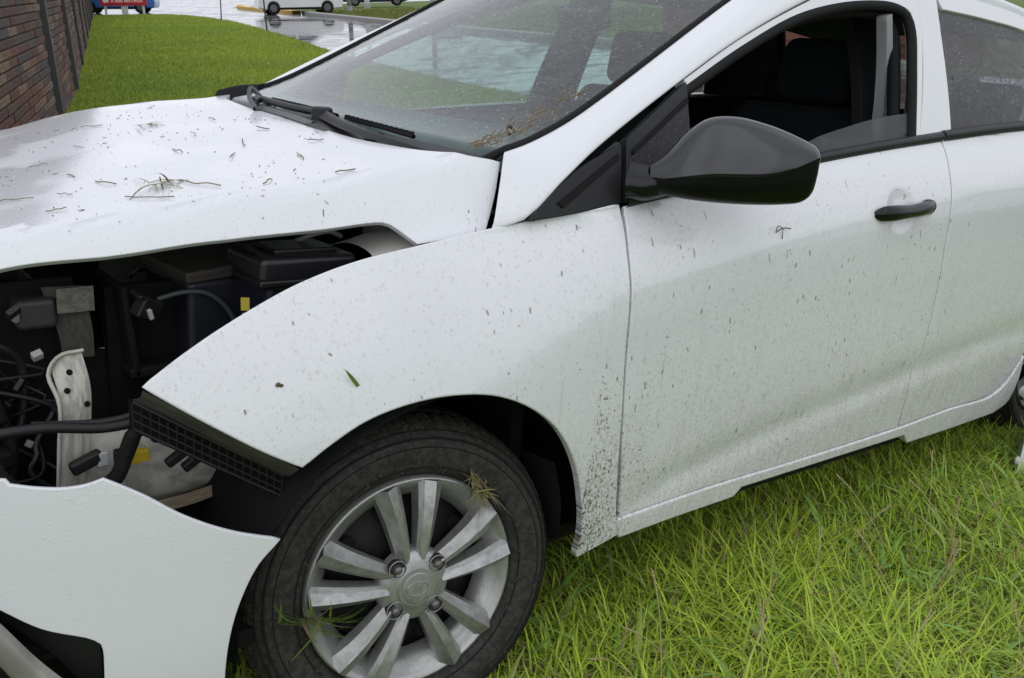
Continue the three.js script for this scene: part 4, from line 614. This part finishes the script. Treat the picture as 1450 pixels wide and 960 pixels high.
{ // lawn beyond the car, in tufts
  const gs = []; for (let k = 0; k < 11; k++) { const g = bladeGeo(0.06, 3, rr(0.3, 0.9)); const s = rr(0.6, 1.1); g.scale(s, s, s); g.rotateX(rr(-0.1, 0.6)); g.rotateY(rr(0, 6.3)); g.translate(rr(-0.7, 0.7), 0, rr(-0.7, 0.7)); gs.push(g); }
  const tuft = mergeGeometries(gs);
  scatter('lawn_grass', tuft, leafMat(), 90000, () => { const d = 4 + 50 * Math.pow(rnd(), 1.7), a = rr(0.17, 0.75), x = -0.71 + d * Math.sin(a), z = 2.03 - d * Math.cos(a); if (z > -1.3) return; const wx = 2.74 + (z + 12.06) / -0.962 * 0.274; if (x < wx - (z > -12 ? 0.09 * (z + 12) * 0.3 : 0) + 0.1) return; for (let i = 0; i < roadEdge.length - 1; i++) { const p = roadEdge[i], q = roadEdge[i + 1]; if (p[1] >= z && q[1] < z && x > p[0] + (q[0] - p[0]) * (p[1] - z) / (p[1] - q[1])) return; } if (z < -51.5) return; const n = fbm(x * 0.5 + 50, z * 0.5 + 50, 3); const k = rr(0.8, 1.2); return { x, z, turn: rr(0, 6.3), h: (0.05 + 0.0011 * d) * rr(0.7, 1.3), c: [(0.22 + 0.2 * n) * k, (0.34 + 0.16 * n) * k, 0.035 * k] }; }, 'mown green lawn stretching from the car to the road', 'grass');
  scatter('verge_grass', tuft, leafMat(), 9000, () => { const t = rnd(), x = 15 + 9 * t + rr(0, 16), z = -18 - 28 * t + rr(-3, 3); if (x < 15.6 + (z + 18) * -0.215 + 0.5) return; const k = rr(0.8, 1.2); return { x, z, turn: rr(0, 6.3), h: rr(0.10, 0.2), c: [0.17 * k, 0.19 * k, 0.025 * k] }; }, 'rough grass on the verge across the wet road', 'grass');
}
// dry stalks that stand out of the near grass
{
  const dryM = std([0.42, 0.34, 0.17], 0.8);
  const mk = () => { const h = rr(0.14, 0.3), b = rr(0.03, 0.12), g = [tube([[0, 0, 0], [b * 0.2, h * 0.4, 0], [b * 0.6, h * 0.8, 0.01], [b, h, 0.02]], 0.0011, 4, 10)]; for (let k = 0; k < 7; k++) g.push(new THREE.SphereGeometry(0.0022, 5, 4).scale(0.8, 2.2, 0.8).translate(b * (0.62 + 0.055 * k), h * (0.82 + 0.027 * k), 0.012)); return flat(g); };
  const kinds = [mk(), mk(), mk(), mk()];
  for (let k = 0; k < 46; k++) { const x = rr(0.35, 2.1), z = rr(0.92, 1.5), o = part(scene, 'dry_stalk', kinds[k % 4], dryM); o.position.set(x, groundY(x, z), z); o.rotation.set(rr(-0.4, 0.4), rr(0, 6.3), rr(-0.6, 0.6)); tag(o, 'thin dry seed stalk standing in the near grass', 'grass stalk', 'dry stalks in the grass'); }
}
// ---------------------------------------------------------------- plant bits lying on the car
const straw = std([0.20, 0.165, 0.085], 0.85), bark = std([0.105, 0.078, 0.052], 0.85), freshGreen = std([0.14, 0.22, 0.03], 0.7);
function onHoodAt(x, z, lift = 0.002) { return world(x, hoodY(x, z) + lift, z); }
function tuftThing(name, label, pos, n, len, mats, spread = 1.2, normal = V(0, 1, 0)) {
  const t = thing(name, label, 'grass tuft'); t.position.copy(pos); t.quaternion.setFromUnitVectors(V(0, 1, 0), normal.clone().normalize());
  for (let k = 0; k < n; k++) { const a = rnd() < 0.6 ? rr(-1.3, 1.3) : rr(0, 6.3), l = len * (0.25 + 0.75 * rnd() * rnd() + 0.15), e = rr(0.08, spread), g = bladeGeo(0.034, 5, rr(0.1, 0.6)); g.scale(l, l, l); g.rotateX(1.45 - e * 0.5 * rnd()); g.rotateY(a); g.translate(rr(-.25, .25) * len, 0, rr(-.25, .25) * len); part(t, 'blade', g, mats[k % mats.length]); }
  return t;
}
tuftThing('grass_tuft', 'uprooted straw-coloured grass tuft lying on the white hood, spread like a star', onHoodAt(-.30, .39, .004), 16, 0.10, [straw, straw, std([0.24, 0.24, 0.07], 0.8)], 1.8);
tuftThing('grass_tuft', 'flattened wisp of dry grass on the hood nearer the cowl', onHoodAt(-.14, -.13, .004), 12, 0.085, [straw, std([0.2, 0.2, 0.08], 0.8)], 0.5);
{
  const tw = [[-.352, .31, .055, 1.2], [-.217, -.256, .05, .7], [-.494, .296, .06, .5], [-.424, .331, .028, .8], [-.056, .203, .07, 1.9], [-.028, .393, .05, 1.8], [.0, -.103, .045, 1.6], [-.24, .45, .10, 1.2], [-.33, .47, .09, .9], [-.12, .30, .04, 2.2], [.03, .1, .04, 1.3], [-.1, .05, .05, 1.7], [-.4, .05, .035, .3], [-.3, -.05, .03, 1.1], [.05, .30, .035, .9], [-.18, .18, .045, 1.5], [-.46, .42, .03, .2], [-.15, .52, .03, 2.5], [-.02, .55, .035, .4], [-.38, .2, .03, 1.4]];
  for (const [x, z, l, a] of tw) {
    const kink = rr(-.08, .08), k2 = rr(-.06, .06), pts = [-0.5, -0.25, 0, 0.2, 0.5].map((t, i) => { const off = l * (i === 1 ? kink * 0.6 : i === 2 ? kink : i === 3 ? k2 : 0), px = x + Math.cos(a) * l * t - Math.sin(a) * off, pz = z + Math.sin(a) * l * t + Math.cos(a) * off; return onHoodAt(px, pz, .0015 + rr(0, .003)).toArray(); });
    const c = pts[2], g = tube(pts.map(p => [p[0] - c[0], p[1] - c[1], p[2] - c[2]]), rr(0.0005, 0.0012), 5, 16), o = part(scene, 'twig', g, [bark, bark, straw, std([0.13, 0.13, 0.05], 0.85)][Math.floor(rnd() * 4)]); o.position.set(...c);
    tag(o, 'small dark twig lying on the wet white hood', 'twig', 'twigs scattered on the hood');
  }
  const bits = []; for (let k = 0; k < 420; k++) { const x = rr(-.62, .12), z = rr(-.5, .55); if (rnd() > ss(0.35, 0.65, fbm(x * 9 + 30, z * 9 + 30, 3))) continue; const p = onHoodAt(x, z, .0008), s = 0.001 + 0.0042 * rnd() * rnd(); bits.push(new THREE.BoxGeometry(s * rr(1, 3), 0.0008, rr(0.0007, 0.0014)).rotateY(rr(0, 3.14)).rotateZ(rr(-.3, .3)).translate(p.x, p.y, p.z)); }
  tag(part(scene, 'plant_crumbs', flat(bits), bark), 'tiny dark plant crumbs peppered over the white hood', 'debris', null, 'stuff');
  const gl = part(scene, 'grass_clipping', (() => { const g = bladeGeo(0.08, 4, 0.2); g.scale(.05, .05, .05); return g; })(), freshGreen); const gp = world(-.125, .655, sideZ(-.125, .655) + .003); gl.position.copy(gp); gl.rotation.set(0.1, -0.2, 0.55); tag(gl, 'single bright green grass blade stuck to the white fender', 'grass blade');
  const lf = part(scene, 'dry_sprig', flat([tube([[0, 0, 0], [.02, .006, .002], [.045, .002, .004]], .0012, 4, 8), tube([[.02, .006, .002], [.018, -.016, .004]], .001, 4, 6), tube([[.02, .006, .002], [.0, .014, .003], [-.006, .004, .004]], .001, 4, 6)]), bark); const lp = world(.84, .845, sideZ(.84, .845) + .003); lf.position.copy(lp); tag(lf, 'branched brown sprig stuck on the white front door', 'sprig');
  const fl = part(scene, 'mud_crumb', flat([new THREE.SphereGeometry(.0045, 7, 5).scale(1, .8, .6), new THREE.SphereGeometry(.004, 7, 5).scale(1, .7, .6).translate(.005, -.003, 0)]), bark); fl.position.copy(world(-.245, .668, sideZ(-.245, .668) + .002)); tag(fl, 'dark mud crumb stuck near the front tip of the fender', 'mud');
  // clippings caught on the windshield edge
  const sw = []; for (let k = 0; k < 90; k++) { const s = rr(0.02, 0.45), i = Math.min(6, Math.floor(s * 7)), f = s * 7 - i, a = PA[i], b = PA[i + 1], p = world(a[0] + (b[0] - a[0]) * f - .02 - rr(0, .05), a[1] + (b[1] - a[1]) * f + .004, a[2] + (b[2] - a[2]) * f - .03 - rr(0, .05) * rnd()); sw.push(new THREE.BoxGeometry(rr(.006, .03), .0016, .0016).rotateY(rr(-1, 1)).rotateZ(rr(0, .9)).translate(p.x, p.y, p.z)); }
  tag(part(scene, 'straw_litter', flat(sw), std([0.22, 0.18, 0.11], 0.85)), 'bits of straw caught along the lower windshield edge', 'debris', null, 'stuff');
  const twg = part(scene, 'bent_twig', tube([[-.03, -.006, .03], [-.02, .006, .01], [0, 0, 0], [.012, -.016, -.006]], .003, 5, 14), std([0.12, 0.085, 0.045], 0.85)); twg.position.copy(world(.335, 1.03, .56)); tag(twg, 'bent brown twig in the lower corner of the windshield', 'twig');
  // grass packed round the hubcap
  const wm = new THREE.Matrix4().compose(fw.position, fw.quaternion, V(1, 1, 1)).premultiply(car.matrixWorld), wp = (x, y, z) => V(x, y, z).applyMatrix4(wm);
  tuftThing('grass_tuft', 'green grass and roots hooked over the front edge of the hubcap', wp(-.203, -.015, .022), 70, 0.15, [freshGreen, freshGreen, straw], 1.6, V(-.35, -.75, .6));
  tuftThing('grass_tuft', 'dry brown grass wedged between tyre and hubcap rim', wp(.125, .18, .016), 60, 0.085, [straw, bark, std([0.2, 0.2, 0.05], 0.8)], 1.6, V(.4, .5, .9));
}
// loose body panel by the rear wheel
{
  const p = thing('loose_panel', 'pale broken body panel leaning in the grass by the rear wheel', 'car part');
  const g = loft([[[2.15, -.03, .91], [2.185, .12, .90], [2.215, .28, .885]], [[2.34, -.03, .93], [2.35, .12, .925], [2.36, .30, .90]], [[2.52, -.03, .90], [2.52, .10, .90], [2.50, .22, .88]]], 10, 12, { uv: uvSide });
  const g2 = g.clone(); g2.translate(0.003, 0, -0.006);
  g.applyMatrix4(car.matrixWorld); g2.applyMatrix4(car.matrixWorld); part(p, 'outer_skin', g, plainPaint); part(p, 'inner_skin', g2, greyTrim);
  const l = part(scene, 'crumpled_scrap', new THREE.IcosahedronGeometry(.012, 1).scale(.8, 1.3, .7), std([0.7, 0.7, 0.68], 0.6)); l.position.set(2.16, groundY(2.16, .9) + .06, .9); tag(l, 'small crumpled white scrap on the grass by the loose panel', 'litter');
}
// ---------------------------------------------------------------- across the road
function sideCar(name, label, pos, turn, colour, parts = {}) {
  const c = thing(name, label, 'car', pos, turn), m = phys(colour, 0.35, { clearcoat: 0.8, clearcoatRoughness: 0.08 });
  const body = new THREE.Shape(); body.moveTo(-1.95, 0.3); body.bezierCurveTo(-2.05, 0.55, -2.0, 0.78, -1.9, 0.82); body.lineTo(-1.1, 0.93); body.lineTo(-0.35, 1.38); body.bezierCurveTo(0.2, 1.5, 1.0, 1.48, 1.45, 1.3); body.lineTo(1.85, 0.95); body.lineTo(1.95, 0.35); body.lineTo(1.66, 0.27); body.absarc(1.3, 0.3, 0.34, 0, Math.PI, false); body.lineTo(-0.94, 0.25); body.absarc(-1.28, 0.3, 0.34, 0, Math.PI, false); body.closePath();
  const g = new THREE.ExtrudeGeometry(body, { depth: 1.44, bevelEnabled: true, bevelThickness: 0.12, bevelSize: 0.06, bevelSegments: 3 }); g.translate(0, 0, -0.72); part(c, 'body', g, m);
  const gl = phys([0.02, 0.025, 0.03], 0.1, { clearcoat: 1 });
  for (const s of [-1, 1]) for (const pts of [[[-0.8, 0.98], [-0.3, 1.32], [0.28, 1.38], [0.28, 0.98]], [[0.36, 0.98], [0.36, 1.38], [1.0, 1.34], [1.35, 1.18], [1.4, 1.0]]]) { const sh = new THREE.ExtrudeGeometry(new THREE.Shape(pts.map(p => new THREE.Vector2(...p))), { depth: 0.01, bevelEnabled: false }); sh.translate(0, 0, s > 0 ? 0.842 : -0.852); part(c, 'window', sh, gl); }
  for (const x of [-1.28, 1.3]) for (const s of [-1, 1]) { const w = sub(c, 'wheel'); part(w, 'tyre', new THREE.TorusGeometry(0.235, 0.085, 10, 28).translate(x, 0.3, s * 0.72), rubber); part(w, 'rim', cyl(0.19, 0.17, 0.12, x, 0.3, s * 0.74, Math.PI / 2), std([0.13, 0.13, 0.135], 0.4, { metalness: 0.5 })); }
  for (const s of [-1, 1]) { part(c, 'headlight', box(0.2, 0.14, 0.3, -1.88, 0.72, s * 0.6, 0, 0, 0.2, 0.03), phys([0.5, 0.52, 0.55], 0.1, { clearcoat: 1 })); part(c, 'tail_light', box(0.12, 0.22, 0.2, 1.88, 0.82, s * 0.66, 0, 0, 0.2, 0.03), std([0.45, 0.02, 0.02], 0.3)); part(c, 'door_handle', box(0.18, 0.03, 0.03, 0.1, 0.88, s * 0.85), m); part(c, 'mirror', box(0.12, 0.1, 0.16, -0.75, 1.02, s * 0.92, 0, 0, 0, 0.03), m); }
  for (const z of [-0.86, 0.86]) part(c, 'sill_trim', box(2.1, 0.1, 0.03, 0.0, 0.27, z), black);
  return c;
}
const gz = (x, z) => groundY(x, z);
sideCar('white_hatchback', 'white hatchback parked across the wet road by the yellow kerb', [21.4, -0.03, -43.2], Math.PI - 0.27, [0.72, 0.73, 0.74]);
sideCar('blue_car', 'bright blue car standing behind the red roadside sign', [16.3, -0.03, -54.6], Math.PI - 0.5, [0.035, 0.14, 0.42]);
sideCar('dark_car', 'dark car with red tail light parked beyond the far verge', [31.5, 0.04, -53], -0.5, [0.02, 0.024, 0.03]);
{
  const s = thing('road_sign', 'red roadside sign board on two pale legs at the end of the lawn', 'sign', [15.25, 0, -50.2], -0.52 + Math.PI * 0);
  const t = canvasTex(512, 256, (c, w, h) => { c.fillStyle = '#b5252f'; c.fillRect(0, 0, w, h); c.fillStyle = '#d2632a'; c.fillRect(0, 0, w * 0.42, h * 0.5); c.fillStyle = '#f3dcd8'; c.font = 'bold 52px sans-serif'; c.textAlign = 'left'; c.textBaseline = 'middle'; c.fillText('A 600 METROS', 118, h * 0.80); c.beginPath(); c.moveTo(22, h * 0.80); c.lineTo(60, h * 0.69); c.lineTo(60, h * 0.91); c.closePath(); c.fill(); c.fillRect(58, h * 0.745, 38, h * 0.11); });
  part(s, 'board', new THREE.BoxGeometry(2.25, 1.12, 0.05).translate(0, 0.98, 0), [std([0.45, 0.45, 0.45]), std([0.45, 0.45, 0.45]), std([0.45, 0.45, 0.45]), std([0.45, 0.45, 0.45]), std('#ffffff', 0.5, { map: t }), std([0.45, 0.45, 0.45])].slice(4, 5)[0]);
  for (const x of [-0.92, 0, 0.92]) part(s, 'leg', box(x ? 0.1 : 0.3, 1.2, 0.08, x, 0.54, -0.07), std([0.62, 0.62, 0.60], 0.7));
}
{
  const wood = std([0.09, 0.08, 0.07], 0.9);
  for (const [x, z, h, t, l] of [[12.1, -26.4, 1.35, 0.02, 'thin dark stake in the lawn in front of the white hatchback'], [15.12, -37.4, 1.3, -0.07, 'thin leaning stake at the lawn edge near the road bend']]) { const o = part(scene, 'stake', flat([cyl(0.022, 0.028, h, 0, h / 2, 0, 0, 0, 8), cyl(0.03, 0.022, 0.05, 0, h, 0, 0, 0, 8)]), wood); o.position.set(x, groundY(x, z), z); o.rotation.z = t; tag(o, l, 'stake'); }
  for (const [x, z, r, c, l] of [[28.6, -49, 0.16, [0.5, 0.5, 0.49], 'pale round utility pole on the far verge beside the dark car'], [33.8, -50, 0.17, [0.34, 0.33, 0.31], 'grey utility pole beyond the bush on the far verge'], [24.4, -43.5, 0.12, [0.16, 0.15, 0.14], 'dark slim lamp post across the road behind the kerb']]) { const o = thing('utility_pole', l, 'pole', [x, 0, z]); part(o, 'shaft', cyl(r * 0.7, r, 8, 0, 4, 0, 0, 0, 14), std(c, 0.8)); part(o, 'crossarm', box(1.8, 0.12, 0.12, 0, 7.4, 0), std(c, 0.8)); part(o, 'collar', cyl(r * 1.15, r * 1.2, 0.3, 0, 0.1, 0), concrete); }
  const leaf = bladeGeo(0.3, 2, 0.3);
  const shrub = (x, z, r, h, n, c, label, name = 'bush') => { const b = thing(name, label, name === 'bush' ? 'bush' : 'tree', [x, 0, z]); const im = shade(new THREE.InstancedMesh(leaf, leafMat(), n)), col = new THREE.Color(); for (let k = 0; k < n; k++) { const a = rr(0, 6.3), e = Math.acos(rr(-0.4, 1)), rad = r * Math.pow(rnd(), 0.4) * (0.75 + 0.4 * noise(a * 2 + x, e * 3)); q1.setFromEuler(new THREE.Euler(rr(-1, 1.6), rr(0, 6.3), rr(-1, 1))); m1.compose(V(Math.sin(e) * Math.cos(a) * rad, h * 0.55 + Math.cos(e) * rad * h / r * 0.5, Math.sin(e) * Math.sin(a) * rad), q1, V(0.2, 0.2, 0.2).multiplyScalar(rr(0.6, 1.3) * (r > 1.5 ? 2 : 1))); im.setMatrixAt(k, m1); const g = rr(0.7, 1.3); im.setColorAt(k, col.setRGB(c[0] * g, c[1] * g, c[2] * g)); } im.name = 'crown'; b.add(im); part(b, 'trunk', flat([cyl(r * 0.05, r * 0.08, h * 0.6, 0, h * 0.3, 0, 0, 0.03, 8), cyl(r * 0.02, r * 0.05, h * 0.4, r * 0.12, h * 0.5, 0, 0.2, -0.4, 7)]), wood); return b; };
  shrub(31.0, -44.6, 1.2, 1.6, 1600, [0.10, 0.12, 0.02], 'rounded yellow-green bush on the far verge');
  shrub(16, -9, 1.8, 3.2, 1800, [0.05, 0.09, 0.02], 'leafy tree rising behind the brick house wall', 'leafy_tree');
  // brick house beyond the car
  const h = thing('brick_house', 'low red-brown brick house seen through the car windows', 'house', [13.2, 0, -7.7], -0.95);
  const bt = canvasTex(1024, 512, (c, w, hh) => { c.fillStyle = '#6b5a50'; c.fillRect(0, 0, w, hh); for (let r = 0; r < 40; r++) for (let b = -1; b < 34; b++) { const g = rr(0.75, 1.2); c.fillStyle = `rgb(${118 * g | 0},${74 * g | 0},${58 * g | 0})`; c.fillRect(b * 31 + (r % 2) * 15, r * 12.8 + 1, 28, 10.6); } });
  part(h, 'wall', box(5, 2.8, 0.3, 0, 1.2, 0), std('#ffffff', 0.9, { map: bt })); part(h, 'roof', (() => { const s = new THREE.Shape([new THREE.Vector2(-0.6, 0), new THREE.Vector2(2, 1.1), new THREE.Vector2(4.6, 0)]); const g = new THREE.ExtrudeGeometry(s, { depth: 5.6, bevelEnabled: false }); g.rotateY(Math.PI / 2); g.translate(-2.8, 2.6, 0.4); return g; })(), std([0.2, 0.09, 0.06], 0.8));
  part(h, 'side_wall', box(0.3, 2.8, 4, -2.35, 1.2, -2.15), std('#ffffff', 0.9, { map: bt })); part(h, 'side_wall', box(0.3, 2.8, 4, 2.35, 1.2, -2.15), std('#ffffff', 0.9, { map: bt }));
  for (const x of [-1.3, 1.2]) { const w = part(h, 'window', box(1.3, 1.0, 0.08, x, 1.5, 0.16), std([0.6, 0.6, 0.58], 0.6)); part(w, 'pane', box(1.1, 0.8, 0.02, x, 1.5, 0.205), phys([0.02, 0.025, 0.03], 0.1, { clearcoat: 1 })); }
}
renderer.render(scene, camera);
